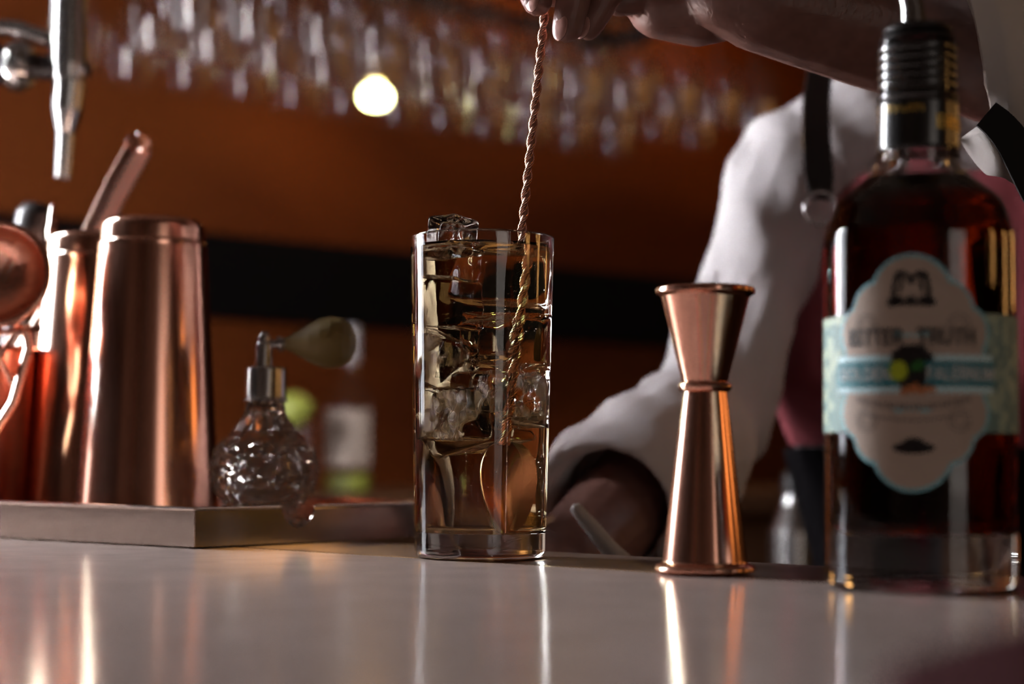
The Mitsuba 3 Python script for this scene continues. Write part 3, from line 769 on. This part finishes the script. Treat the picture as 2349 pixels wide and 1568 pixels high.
add('atomizer__nozzle', moved(lathe(fillet([(0, 0.0866), (0.0044, 0.0866), (0.0044, 0.0985), (0.0036, 0.1000), (0.0034, 0.1025), (0.0020, 0.1050), (0, 0.1056)], 0.0006, 3), 32), AS * np.eye(3), ap + [-.0012, 0, 0]), 'mat_chrome', 40, label='silver nozzle')
bd = np.array([0.985, 0.12, 0.10]); bd /= np.linalg.norm(bd)
b0 = ap + np.array([0.0025, 0, 0.0985]) * AS
add('atomizer__connector', lathe_on(fillet([(0, 0), (0.0024, 0), (0.0024, 0.003), (0.0044, 0.0036), (0.0044, 0.0060), (0.0030, 0.0066), (0.0030, 0.0085), (0, 0.0085)], 0.0003, 3), b0, b0 + bd, 24), 'mat_chrome', 40)
bl = [(AS * q_[0], AS * q_[1]) for q_ in [(0.0, 0.0), (0.0034, 0.0), (0.0040, 0.0025), (0.0066, 0.0070), (0.0100, 0.0125), (0.0127, 0.0185), (0.0136, 0.0240), (0.0126, 0.0300), (0.0092, 0.0346), (0.0045, 0.0368), (0, 0.0373)]]
bdir = np.array([0.965, 0.1, 0.03]); bdir /= np.linalg.norm(bdir)
add('atomizer__rubber_bulb', lathe_on(fillet(bl, 0.004, 4), b0 + bd * 0.0075, b0 + bd * 0.0075 + bdir, 48), 'mat_rubber', True, label='olive brown rubber squeeze bulb')

# ---------------------------------------------------------------- tool cup, strainer, tongs, muddler, pick at the left
cup = at(-62, 1044, 1.12); cup[2] = 0.003
tag('tool_cup', 'copper cup of bar tools at the left edge behind the strainer', 'cup')
cp_prof = fillet([(0, 0), (0.030, 0), (0.0335, 0.003), (0.0365, 0.105), (0.0375, 0.1065), (0.0365, 0.108), (0.0352, 0.106), (0.0322, 0.005), (0, 0.004)], [0, 0, .003, .001, .0006, .0006, .001, .003, 0])
tm = lathe(cp_prof, 72); v = np.array(tm.vertices)
rr = np.hypot(v[:, 0], v[:, 1]); a = np.arctan2(v[:, 1], v[:, 0])
dent = (meshkit.noise(np.stack([np.cos(a) * 5, np.sin(a) * 5, v[:, 2] * 130], 1)) - .5) * 0.0016
v[:, :2] *= (1 + np.where(rr > .01, dent / np.maximum(rr, .01), 0))[:, None]
add('tool_cup__body', moved(trimesh.Trimesh(v, tm.faces, process=False), None, cup), 'mat_copper_dark', True)
# strainer: round copper bowl facing the camera, resting on the tray side of the cup
sc_ = at(-14, 628, 1.05)
sn = np.array([0.10, -0.97, 0.22]); sn /= np.linalg.norm(sn)
tag('cocktail_strainer', 'round copper cocktail strainer leaning at the left edge beside the shakers', 'strainer')
Rs = rot_to(sn)
a = np.linspace(0, math.pi / 2, 14)
bowlp = [(0.0295 * math.cos(t), -0.022 * math.sin(t)) for t in a][::-1]
sb = lathe(list(fillet(bowlp, .0001, 2)) + [(x * .96, y + .0008) for x, y in bowlp[::-1]], 110)
sb = displaced(sb, lambda v: .0009 * (meshkit.noise(v * 420, 2) - .5))
add('cocktail_strainer__bowl', moved(sb, Rs, sc_), 'mat_copper_soft', True)
add('cocktail_strainer__rim', moved(torus(0.0305, 0.0022, 0, 64, 12), Rs, sc_), 'mat_copper', True)
hd = at(-60, 1000, 1.06)
for i, (px, py) in enumerate([(46, 742), (-40, 745)]):
    p0 = at(px, py, 1.05); p1 = at(40 if i else -60, 905 if i else 905, 1.06)
    add(num('cocktail_strainer__leg'), tube([p0, (p0 + p1) / 2 + [0, .002, 0], p1], 0.0018, 10), 'mat_copper')
pA, pB = at(-70, 765, 1.05), at(95, 752, 1.05)
add('cocktail_strainer__brace', tube([pA, (pA + pB) / 2 - [0, 0.004, 0.001], pB], 0.0016, 10), 'mat_copper')
pA, pB = at(88, 835, 1.055), at(-25, 1010, 1.055)
add('cocktail_strainer__handle', tube([at(58, 745, 1.052), at(66, 800, 1.054), (pA + pB) / 2, pB], 0.0028, 10), 'mat_copper')
# tongs: two flat arms joined at the top
def strip(path, w, t, side):
    p = np.asarray(path, float); rings = []
    tt = np.gradient(p, axis=0); tt /= np.linalg.norm(tt, axis=1, keepdims=True)
    v, f = [], []
    for i in range(len(p)):
        s_ = np.asarray(side) - tt[i] * (tt[i] @ side); s_ /= np.linalg.norm(s_)
        nn = np.cross(tt[i], s_); ww = w[i] if hasattr(w, '__len__') else w
        v += [p[i] - s_ * ww / 2 - nn * t / 2, p[i] + s_ * ww / 2 - nn * t / 2, p[i] + s_ * ww / 2 + nn * t / 2, p[i] - s_ * ww / 2 + nn * t / 2]
    for i in range(len(p) - 1):
        for j in range(4):
            k = (j + 1) % 4
            f += [[4 * i + j, 4 * i + k, 4 * i + 4 + k], [4 * i + j, 4 * i + 4 + k, 4 * i + 4 + j]]
    e = 4 * (len(p) - 1)
    f += [[0, 2, 1], [0, 3, 2], [e, e + 1, e + 2], [e, e + 2, e + 3]]
    return trimesh.Trimesh(np.array(v), f, process=False)
tag('ice_tongs', 'copper ice tongs slanting up behind the shakers', 'tongs')
t_top = at(316, 328, 1.17); t_mid = at(236, 490, 1.172); t_low = at(-20, 905, 1.165)
side = np.array([0.55, 0.80, 0.22])
add('ice_tongs__arm', strip([at(298, 338, 1.185), at(262, 400, 1.188), at(225, 478, 1.190), at(188, 560, 1.192), at(85, 745, 1.188), t_low], 0.010, 0.0016, side), 'mat_copper_soft', 20)
add('ice_tongs__arm_001', strip([at(333, 340, 1.198), at(300, 400, 1.200), at(262, 470, 1.202), at(215, 570, 1.204), at(112, 760, 1.202), at(10, 925, 1.178)], 0.011, 0.0016, np.array([0.86, -0.15, -0.48])), 'mat_copper_soft', 20)
add('ice_tongs__bend', strip([at(298, 338, 1.185), at(304, 326, 1.188), at(318, 321, 1.192), at(330, 327, 1.196), at(333, 340, 1.198)], 0.010, 0.0016, side), 'mat_copper_soft', 40)
tag('muddler', 'black round topped muddler standing at the left behind the strainer', 'muddler')
mt = at(78, 510, 1.24); mb = np.array([mt[0] - .025, mt[1] - .02, 0.003])
dm = (mt - mb) / np.linalg.norm(mt - mb)
Lm = np.linalg.norm(mt - mb)
mt = at(78, 512, 1.22)
add('muddler__head', lathe_on(fillet([(0, -.030), (0.0085, -.030), (0.0095, -.018), (0.0128, -.006), (0.0132, 0.006), (0.0090, 0.0128), (0, 0.0145)], 0.005, 5), mt, mt + dm, 36), 'mat_black', True)
add('muddler__handle', lathe_on(fillet([(0, -Lm), (0.008, -Lm), (0.0075, -Lm * .5), (0.0085, -.029), (0, -.029)], 0.002, 4), mt, mt + dm, 28), 'mat_black', 40)
tag('cocktail_pick', 'thin copper bar spoon handle rising between strainer and shaker', 'bar tool')
k1, k0 = at(121, 468, 1.16), at(112, 700, 1.15)
add('cocktail_pick__shaft', tube([k0 + (k0 - k1) * 1.6, k0, k0 * .4 + k1 * .6], [0.0017, 0.0017, 0.0019], 12), 'mat_copper')
add('cocktail_pick__finial', lathe_on(fillet([(0, 0), (0.0026, 0.002), (0.0032, 0.010), (0.0022, 0.018), (0.0016, 0.026), (0, 0.030)], .002, 4), k0 * .42 + k1 * .58, k1, 20), 'mat_copper', True)

# ---------------------------------------------------------------- beer tap, upper left
D = 1.26
tag('beer_tap', 'chrome beer tap hanging in at the upper left corner', 'tap')
v0, v1 = at(158, -130, D), at(156, 190, D)
add('beer_tap__lever', lathe_on(fillet([(0, 0), (0.0105, 0), (0.0125, 0.012), (0.0118, 0.085), (0.0095, 0.098), (0, 0.098)], .003, 4), v1, v0, 40), 'mat_chrome', 40)
sp0, sp1 = at(158, 195, D), at(147, 372, D)
add('beer_tap__spout', lathe_on(fillet([(0, -.004), (0.0112, -.004), (0.0104, 0.018), (0.0062, 0.034), (0.0056, 0.0655), (0.0040, 0.0655), (0.0040, 0.040), (0, 0.040)], .002, 4), sp0, sp1, 36), 'mat_chrome', 40)
h0, h1 = at(-210, 138, D + .0), at(206, 160, D)
add('beer_tap__shank', lathe_on(fillet([(0, 0), (0.0155, 0), (0.0155, 0.062), (0.0125, 0.066), (0.0125, 0.082), (0.0085, 0.088), (0.0085, 0.113), (0.0052, 0.118), (0.0052, 0.126), (0, 0.128)], .001, 4), h0, h1, 40), 'mat_black', 40, label='black shank and collar')
add('beer_tap__collar_nut', lathe_on(fillet([(0, 0.070), (0.0165, 0.070), (0.0180, 0.074), (0.0180, 0.080), (0.0145, 0.086), (0, 0.086)], .001, 4), h0, h1, 10), 'mat_chrome', 20)
add('beer_tap__side_knob', lathe_on(fillet([(0, 0.115), (0.0050, 0.115), (0.0064, 0.1185), (0.0058, 0.124), (0, 0.1265)], .001, 4), h0, h1, 24), 'mat_chrome', True)
tw = h0
add('beer_tap__bracket', tube([at(-190, 112, D), at(-60, 62, D), at(40, 66, D), at(112, 92, D)], [0.006, 0.0062, 0.006, 0.0055], 16), 'mat_steel')
add('beer_tap__column', moved(lathe(fillet([(0, -.15), (0.05, -.15), (0.05, -.142), (0.026, -.135), (0.026, 0.39), (0.02, 0.40), (0, 0.40)], .003, 4), 40), None, (tw[0] - .012, tw[1], 0)), 'mat_steel', 40)

# ---------------------------------------------------------------- things on the back bar
def back_bottle(px, b, h, r, label, glass='mat_thin_glass', fill=None):
    k = num('clear_bottle'); tag(k, label, 'bottle')
    p = back_at(px, 1044, b); p[2] = -0.005
    prof = fillet([(0, 0.002), (r * .8, 0), (r, 0.004), (r, h * .55), (r * .38, h * .72), (r * .33, h * .93)], [0, .001, .004, .012, .012, 0])
    add(k + '__body', moved(lathe(prof, 40), None, p), 'mat_thin_glass', 40)
    add(k + '__contents', moved(lathe(fillet([(0, 0.004), (r * .9, 0.004), (r * .9, h * .12), (0, h * .12)], .002), 40), None, p), 'mat_lime', 40, label='green contents')
    add(k + '__cap', moved(lathe(fillet([(0, h * .78), (r * .42, h * .78), (r * .42, h * .985), (r * .34, h), (0, h)], .002), 32), None, p), 'mat_towel', 40, label='white cap')
    lm = wrap(sg.box(-r * 1.1, -h * .17, r * 1.1, h * .17), r + .0004, 0.0, h * .33, .0004, 0)
    add(k + '__label', moved(lm, None, p), 'mat_label', 20, label='pale label')
    return p
back_bottle(800, 0.45, 0.222, 0.033, 'blurred clear bottle with white cap on the back bar behind the atomizer')
tag('rocks_glass', 'small clear glass on the back bar behind the atomizer', 'glass')
rp = back_at(655, 1044, 0.5); rp[2] = -.005
add('rocks_glass__body', moved(lathe(fillet([(0, .001), (.026, 0), (.030, .004), (.036, .095), (.0345, .095), (.028, .010), (0, .009)], .003), 40), None, rp), 'mat_thin_glass', 40)
tag('lime', 'yellow green lime resting on the small clear glass', 'lime')
lm = lathe_on([(0, -.026), (.006, -.024), (.016, -.018), (.0225, -.006), (.0225, .006), (.016, .018), (.006, .024), (.003, .027), (0, .028)], rp + [0.008, 0, .107], rp + [0.9, -.2, .3], 36)
add('lime__fruit', lm, 'mat_lime', True)
# steel pitcher on the prep bench
pp = at(1818, 1044, 1.92); pp[2] = -0.15
tag('steel_flask', 'shiny steel flask on the bench behind the bar, right of the jigger', 'flask')
add('steel_flask__body', moved(lathe(fillet([(0, 0), (.022, 0), (.024, .004), (.024, .12), (.012, .148), (.0095, .160), (0, .160)], .003), 48), None, pp), 'mat_chrome', 40)
add('steel_flask__stopper', moved(lathe(fillet([(0, .1595), (.0105, .1595), (.0105, .178), (.006, .183), (0, .184)], .002), 32), None, pp), 'mat_black', 40)
# folded towel behind the counter edge
tp = at(1385, 1240, .945)
tag('bar_towel', 'white folded bar towel behind the counter edge below the hand', 'towel')
tw_ = organic(m3.Manifold.batch_boolean([hull(ball((-.03, 0, -.02), .006), ball((.05, .01, -.025), .006), ball((.05, .05, -.03), .006), ball((-.03, .05, -.03), .006)), chain([(-.014, -.006, .016, .0035), (-.004, -.004, .004, .0045), (.012, 0, -.014, .006)])], m3.OpType.Add), 0.004)
add('bar_towel__cloth', moved(displaced(tw_, lambda v: 0.002 * (meshkit.fbm(v * 90, 3) - .5)), None, tp), 'mat_towel', True)
# dark red cloth close to the camera
cl = ground(2330, 1700)
tag('red_napkin', 'dark red cloth very near the camera in the lower right corner', 'napkin')
def near(px, py, z):
    r = ray(px, py); return CAM + r * ((z - CH) / r[2])
nm = hull(*[ball(p, 0.003) for p in (near(2080, 1560, .014), near(2360, 1470, .018), near(2620, 1450, .014), near(2500, 2300, .004), near(2000, 2100, .004))], *[ball(p, 0.003) for p in (near(2040, 1640, .003), near(2680, 1560, .003))])
nm = organic(nm, 0.004, 8)
add('red_napkin__cloth', displaced(nm, lambda v: 0.0012 * (meshkit.fbm(v * 60, 3) - .5)), 'mat_red_cloth', True)

# ---------------------------------------------------------------- bartender
def P(px, py, d, r):
    return (*at(px, py, d), r)
# left arm and hand (viewer's right), stirring
mm = 1e-3
hand_parts = [
    chain([P(1385, -205, .838, 10.5*mm), P(1238, -165, .832, 9.2*mm), P(1205, -70, .832, 8.0*mm), P(1232, 2, .8335, 7.0*mm)]),          # index
    chain([P(1480, -190, .842, 11*mm), P(1372, -150, .836, 9.5*mm), P(1322, -35, .832, 8.4*mm), P(1302, 62, .833, 7.2*mm)]),            # middle
    chain([P(1545, -165, .852, 10.5*mm), P(1470, -110, .846, 9.3*mm), P(1395, -22, .842, 8.2*mm), P(1350, 58, .842, 6.9*mm)]),          # ring
    chain([P(1590, -110, .862, 9.5*mm), P(1520, -55, .858, 8.6*mm), P(1452, 0, .855, 7.2*mm), P(1418, 8, .853, 6.0*mm)]),               # little
    chain([P(1560, -190, .866, 13*mm), P(1440, -215, .862, 11*mm), P(1330, -130, .853, 9.5*mm), P(1272, -22, .8465, 7.8*mm)]),          # thumb
    hull(ball(P(1400, -195, .842, 0)[:3], .011), ball(P(1600, -90, .866, 0)[:3], .011), ball(P(1690, -60, .862, 0)[:3], .020), ball(P(1660, -150, .860, 0)[:3], .020), ball(P(1560, -190, .862, 0)[:3], .014)),
    hull(ball(P(1520, 5, .866, 0)[:3], .018), ball(P(1600, -5, .868, 0)[:3], .0235), ball(P(1700, -20, .868, 0)[:3], .022)),               # heel of the hand
    chain([P(1500, -10, .864, 12*mm), P(1430, -10, .860, 9*mm)]),
    chain([P(1665, -30, .852, 22*mm), P(1745, -2, .856, 25*mm), P(1850, 25, .866, 27*mm), P(2010, 62, .880, 30.5*mm), P(2250, 130, .903, 31*mm), P(2500, 205, .943, 34*mm)]),
]
elbow_l = np.array([*at(2760, 270, .985)]); shoulder_l = np.array([0.505, 1.235, 0.255])
sh_r = np.array([0.205, 1.285, 0.245]); el_r = np.array([0.130, 1.195, 0.062]); wr_r = np.array([0.030, 0.985, -0.010])
arm_l = chain([P(2500, 205, .943, 34*mm), (*elbow_l, .040), (*((elbow_l + shoulder_l) / 2), .046), (*shoulder_l, .055)])
mid_r = (sh_r + el_r) / 2 + np.array([-.007, 0, 0])
arm_r = chain([(*sh_r, .042), (*mid_r, .030), (*el_r, .031), (*(el_r * .5 + wr_r * .5 + [0, 0, .004]), .031), (*wr_r, .0245)])
hr0 = wr_r + [-.03, -.035, -.016]
hand_r = [hull(ball(wr_r, .022), ball(hr0 + [.012, .0, -.002], .017), ball(hr0 + [-.02, .02, .002], .017))]
for i in range(4):
    b_ = hr0 + np.array([.014 - .011 * i, -.004 + .007 * i, 0])
    hand_r.append(chain([(*b_, .0095), (*(b_ + [-.018, -.022, -.006]), .0086), (*(b_ + [-.030, -.034, -.022]), .0078), (*(b_ + [-.033, -.034, -.038]), .0068)], 14))
hand_r.append(chain([(*(wr_r + [-.006, -.012, -.004]), .013), (*(wr_r + [.008, -.045, -.018]), .0105), (*(wr_r + [-.006, -.066, -.030]), .0088)], 14))
neck = np.array([0.355, 1.285, 0.36]); head_c = np.array([0.335, 1.245, 0.515])
core = [hull(blob((.355, 1.31, .235), (.13, .075, .05)), blob((.36, 1.32, .05), (.115, .08, .06)), blob((.365, 1.335, -.15), (.105, .08, .06))), chain([(.355, 1.31, .25, .062), (*neck, .050), (*(head_c + [0, .02, -.06]), .052)])]
headm = [hull(blob(head_c + [0, .012, .03], (.074, .088, .082)), blob(head_c + [-.004, -.02, -.075], (.042, .05, .035))), blob(head_c + [-.006, -.088, -.012], (.013, .018, .016)), hull(ball(head_c + [-.004, -.080, .028], .008), ball(head_c + [-.006, -.094, -.010], .010)),
         blob(head_c + [.076, .015, -.004], (.010, .018, .030)), blob(head_c + [-.076, .015, -.004], (.010, .018, .030)), hull(ball(head_c + [-.03, -.075, .034], .010), ball(head_c + [.024, -.075, .034], .010)), blob(head_c + [-.004, -.072, -.052], (.024, .014, .009))]
tag('person', 'bartender in white shirt and maroon apron stirring the drink with the bar spoon', 'person')
body_man = m3.Manifold.batch_boolean(hand_parts + [arm_l, arm_r] + hand_r + core + headm, m3.OpType.Add)
sk = organic(body_man, 0.0030, 14)
add('person__body', sk, 'mat_skin', True)
def nail(c, nrm, along, w, l):
    nrm = np.asarray(nrm, float); nrm /= np.linalg.norm(nrm)
    along = np.asarray(along, float); along -= nrm * (along @ nrm); along /= np.linalg.norm(along)
    R = np.stack([np.cross(along, nrm), along, nrm], 1)
    s = m3.Manifold.sphere(1.0, 28).scale([w / 2, l / 2, w * .16])
    s = s.trim_by_plane([0, 0, 1], 0.0)
    return moved(to_tm(s), R, c)
add('person__fingernail', nail(at(1221, -2, .8285), [-.75, -.62, .05], at(1232, 30, .83) - at(1210, -70, .83), .0098, .0125), 'mat_nail', True)
add('person__fingernail_001', nail(at(1285, 62, .8283), [-.70, -.68, .05], at(1300, 92, .83) - at(1318, -30, .83), .0098, .0130), 'mat_nail', True)
add('person__fingernail_002', nail(at(1336, 62, .8375), [-.6, -.75, .0], at(1345, 92, .83) - at(1395, -22, .83), .0090, .0115), 'mat_nail', True)
for i, s_ in enumerate((-1, 1)):
    add(num('person__eye'), moved(trimesh.creation.icosphere(3, 0.0115), None, head_c + [-.004 + s_ * .031, -.0705, .016]), 'mat_eye', True)
add('person__lips', organic(blob(head_c + [-.004, -.083, -.052], (.021, .006, .0065)), .003, 4), 'mat_lips', True)
hairm = hull(blob(head_c + [0, .022, .04], (.080, .086, .082)), blob(head_c + [0, .045, -.01], (.076, .062, .06))) - m3.Manifold.cube([.3, .3, .3], True).translate((head_c + [0, -.195, -.10]).tolist())
add('person__hair', displaced(organic(hairm, .006, 6), lambda v: .004 * (meshkit.fbm(v * 70, 3) - .5)), 'mat_hair', True)
# shirt: torso, right sleeve rolled at the wrist side, left sleeve rolled below the elbow
def folds(v):
    q = v @ np.array([[1, .3, .2], [-.2, 1, .3], [.4, -.2, .8]])
    return 0.026 * (meshkit.fbm(q * [19, 19, 8], 3, seed=3) - .5) + 0.007 * (meshkit.noise(q * [46, 46, 16], 5) - .5)
cuff_r = el_r * .30 + wr_r * .70
torso = [hull(blob((.345, 1.295, .215), (.160, .088, .066)), blob((.345, 1.275, .10), (.160, .108, .06)), blob((.365, 1.31, -.05), (.135, .10, .06))), hull(blob((.365, 1.31, -.05), (.135, .10, .06)), blob((.37, 1.335, -.22), (.130, .10, .06))),
         chain([(.345, 1.30, .26, .068), (*(neck - [0, 0, .005]), .060)]), hull(ball(sh_r + [0, 0, .0], .047), ball((.30, 1.295, .30), .050)), hull(ball(shoulder_l, .060), ball((.41, 1.29, .30), .050))]
sl_r = chain([(*(sh_r), .049), (*mid_r, .037), (*(el_r + [-.004, 0, .006]), .043), (*(el_r * .6 + wr_r * .4 + [0, 0, .010]), .047), (*(cuff_r + [0, 0, .010]), .043)])
dirc = (wr_r - el_r) / np.linalg.norm(wr_r - el_r)
sl_r = sl_r.trim_by_plane((-dirc).tolist(), float(-(dirc @ (cuff_r + dirc * .012))))
bore = chain([(*(el_r * .35 + wr_r * .65 + [0, 0, .010]), .038), (*(wr_r + dirc * .08), .042)])
shirt = m3.Manifold.batch_boolean(torso + [sl_r], m3.OpType.Add) - bore
sm = displaced(organic(shirt, .0055, 10), folds)
add('person__shirt', sm, 'mat_shirt', True, label='white cotton shirt with rolled sleeves')
# left sleeve: tilted opening, from beside the bottle to the elbow and shoulder
ax0 = at(2243, 128, .900); axd = (elbow_l - ax0) / np.linalg.norm(elbow_l - ax0)
n1 = np.array([0.10, -0.97, 0.05]); n1 -= axd * (n1 @ axd); n1 /= np.linalg.norm(n1); n2 = np.cross(axd, n1); n2 = n2 if n2[2] > 0 else -n2
def sleeve_ring(c, r, tilt=0.0, tilt2=0.0, r2=None):
    return (c, n1 * r + axd * tilt, n2 * (r2 or r) + axd * tilt2)
Ls_ = np.linalg.norm(elbow_l - ax0)
rings = []
for s_, r_, t_ in ((-.004, .0425, -.016), (0.006, .0480, -.015), (.03, .0490, -.011), (.06, .0500, -.005), (Ls_ * .9, .055, 0)):
    rings.append(sleeve_ring(ax0 + axd * s_, r_, t_ * 2.6, t_))
outer_r = rings
fine = []
for i in range(len(outer_r) - 1):
    for q in range(8):
        w = q / 8; fine.append(tuple(outer_r[i][j] * (1 - w) + outer_r[i + 1][j] * w for j in range(3)))
fine.append(outer_r[-1])
inner_r = [(c, a_ * .93, b_ * .93) for c, a_, b_ in fine[:14]][::-1]
slv = ring_tube(inner_r + fine, 72)
slv = trimesh.Trimesh(slv.vertices, slv.faces, process=False)
if slv.volume < 0: slv.invert()
slv = displaced(slv, lambda v: 0.007 * (meshkit.fbm(v * [52, 52, 30], 3, seed=9) - .5))
scene['mat_shirt_near'] = {'type': 'twosided', 'bsdf': {'type': 'principled', 'base_color': rgb(0.60, 0.55, 0.52), 'roughness': 0.9, 'specular': 0.1}}
upper = chain([(*(ax0 + axd * Ls_ * .86), .052), (*elbow_l, .055), (*((elbow_l + shoulder_l) / 2), .058), (*shoulder_l, .064)])
up_m = displaced(organic(upper, .007, 8), lambda v: 0.008 * (meshkit.fbm(v * 30, 3, seed=4) - .5))
add('person__sleeve', trimesh.util.concatenate([slv, up_m]), 'mat_shirt_near', True, label='white sleeve rolled up over the stirring arm')
# garter: black elastic tied round the sleeve with the loose cuff below it
g0, g1 = at(2262, 262, .856), at(2400, 455, .868)
gs = []
for w in np.linspace(0, 1, 14):
    c = g0 * (1 - w) + g1 * w + np.array([0, -.006 * math.sin(math.pi * w), .002 * math.sin(6 * w)])
    gs.append(c)
add('person__sleeve_garter', strip(gs, np.linspace(.014, .019, 14), .0022, np.array([0.86, -.1, 0.5])), 'mat_black_matt', 40, label='black elastic sleeve garter')
# loose cuff cloth
gu, gv = np.meshgrid(np.linspace(0, 1, 34), np.linspace(0, 1, 26), indexing='ij')
A, B, C_, D_ = at(2205, 318, .862), at(2285, 262, .862), at(2270, 398, .866), at(2395, 430, .872)
cuffp = (A * ((1 - gu) * (1 - gv))[..., None] + B * (gu * (1 - gv))[..., None] + C_ * ((1 - gu) * gv)[..., None] + D_ * (gu * gv)[..., None])
bulge = np.sin(math.pi * gu) ** .6 * np.sin(math.pi * gv) ** .6
cuffp[..., 1] += -.010 * bulge + .006 * np.sin(gu * 9 + gv * 3) * (.3 + gv) * .5 + .003
cv = cuffp.reshape(-1, 3); cf = []
for i in range(33):
    for j in range(25):
        a_ = i * 26 + j; cf += [[a_, a_ + 26, a_ + 27], [a_, a_ + 27, a_ + 1]]
nn = np.array(trimesh.Trimesh(cv, cf, process=False).vertex_normals)
cm_ = trimesh.Trimesh(np.vstack([cv + nn * .0006, cv - nn * .0006]), cf + [[x + len(cv) for x in t[::-1]] for t in cf], process=False)
add('person__loose_cuff', cm_, 'mat_shirt_near', True, label='loose end of the rolled sleeve below the garter')
# apron: bib cut out of an inflated torso front
def trunk(g):
    return hull(blob((.345, 1.295, .215), (.160 + g, .088 + g, .066 + g)), blob((.345, 1.275, .10), (.160 + g, .108 + g, .06 + g)), blob((.365, 1.31, -.05), (.135 + g, .10 + g, .06 + g)))
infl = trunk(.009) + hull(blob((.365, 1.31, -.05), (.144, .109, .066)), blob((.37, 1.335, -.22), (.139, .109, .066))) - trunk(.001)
def prism(pts, y0, y1):
    return m3.Manifold.hull_points(np.array([[x, y, z] for x, z in pts for y in (y0, y1)]))
bibc = prism([(.176, .055), (.176, .165), (.192, .195), (.235, .238), (.46, .238), (.50, .182), (.50, .055)], 1.0, 1.27)
bib = displaced(organic(infl ^ bibc, .006, 4), lambda v: 0.006 * (meshkit.fbm(v * [30, 30, 14], 3, seed=6) - .5))
add('person__apron_bib', bib, 'mat_apron', True, label='maroon apron bib')
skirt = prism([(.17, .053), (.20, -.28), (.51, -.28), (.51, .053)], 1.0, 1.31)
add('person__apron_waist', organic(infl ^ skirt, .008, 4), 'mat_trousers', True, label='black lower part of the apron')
# strap with clip and ring
yS = 1.168
sp = [at(1882, 150, 1.205), at(1872, 230, 1.190), at(1872, 320, 1.172), at(1878, 400, 1.160), at(1882, 455, 1.154)]
add('person__apron_strap', strip(sp, [.016, .017, .018, .019, .014], .0028, np.array([1.0, .15, 0])), 'mat_black', 40, label='black apron strap')
rc = at(1884, 478, 1.146)
add('person__strap_ring', moved(torus(0.0105, 0.0013, 0, 32, 8), rot_to(np.array([.1, -1, .1])), rc), 'mat_chrome', True, label='silver strap ring')
# trousers and shoes, behind the counter
leg = [chain([(.315, 1.335, -.20, .095), (.305, 1.33, -.62, .062), (.30, 1.34, -1.02, .048)]), chain([(.415, 1.335, -.20, .095), (.425, 1.33, -.62, .062), (.43, 1.34, -1.02, .048)]), hull(ball((.315, 1.335, -.20), .10), ball((.415, 1.335, -.20), .10))]
add('person__trousers', organic(m3.Manifold.batch_boolean(leg, m3.OpType.Add), .015, 6), 'mat_trousers', True)
for x in (.30, .43):
    add(num('person__shoe'), organic(hull(blob((x, 1.35, -1.06), (.042, .05, .04)), blob((x - .004, 1.22, -1.072), (.042, .06, .028))), .012, 4), 'mat_black', True)
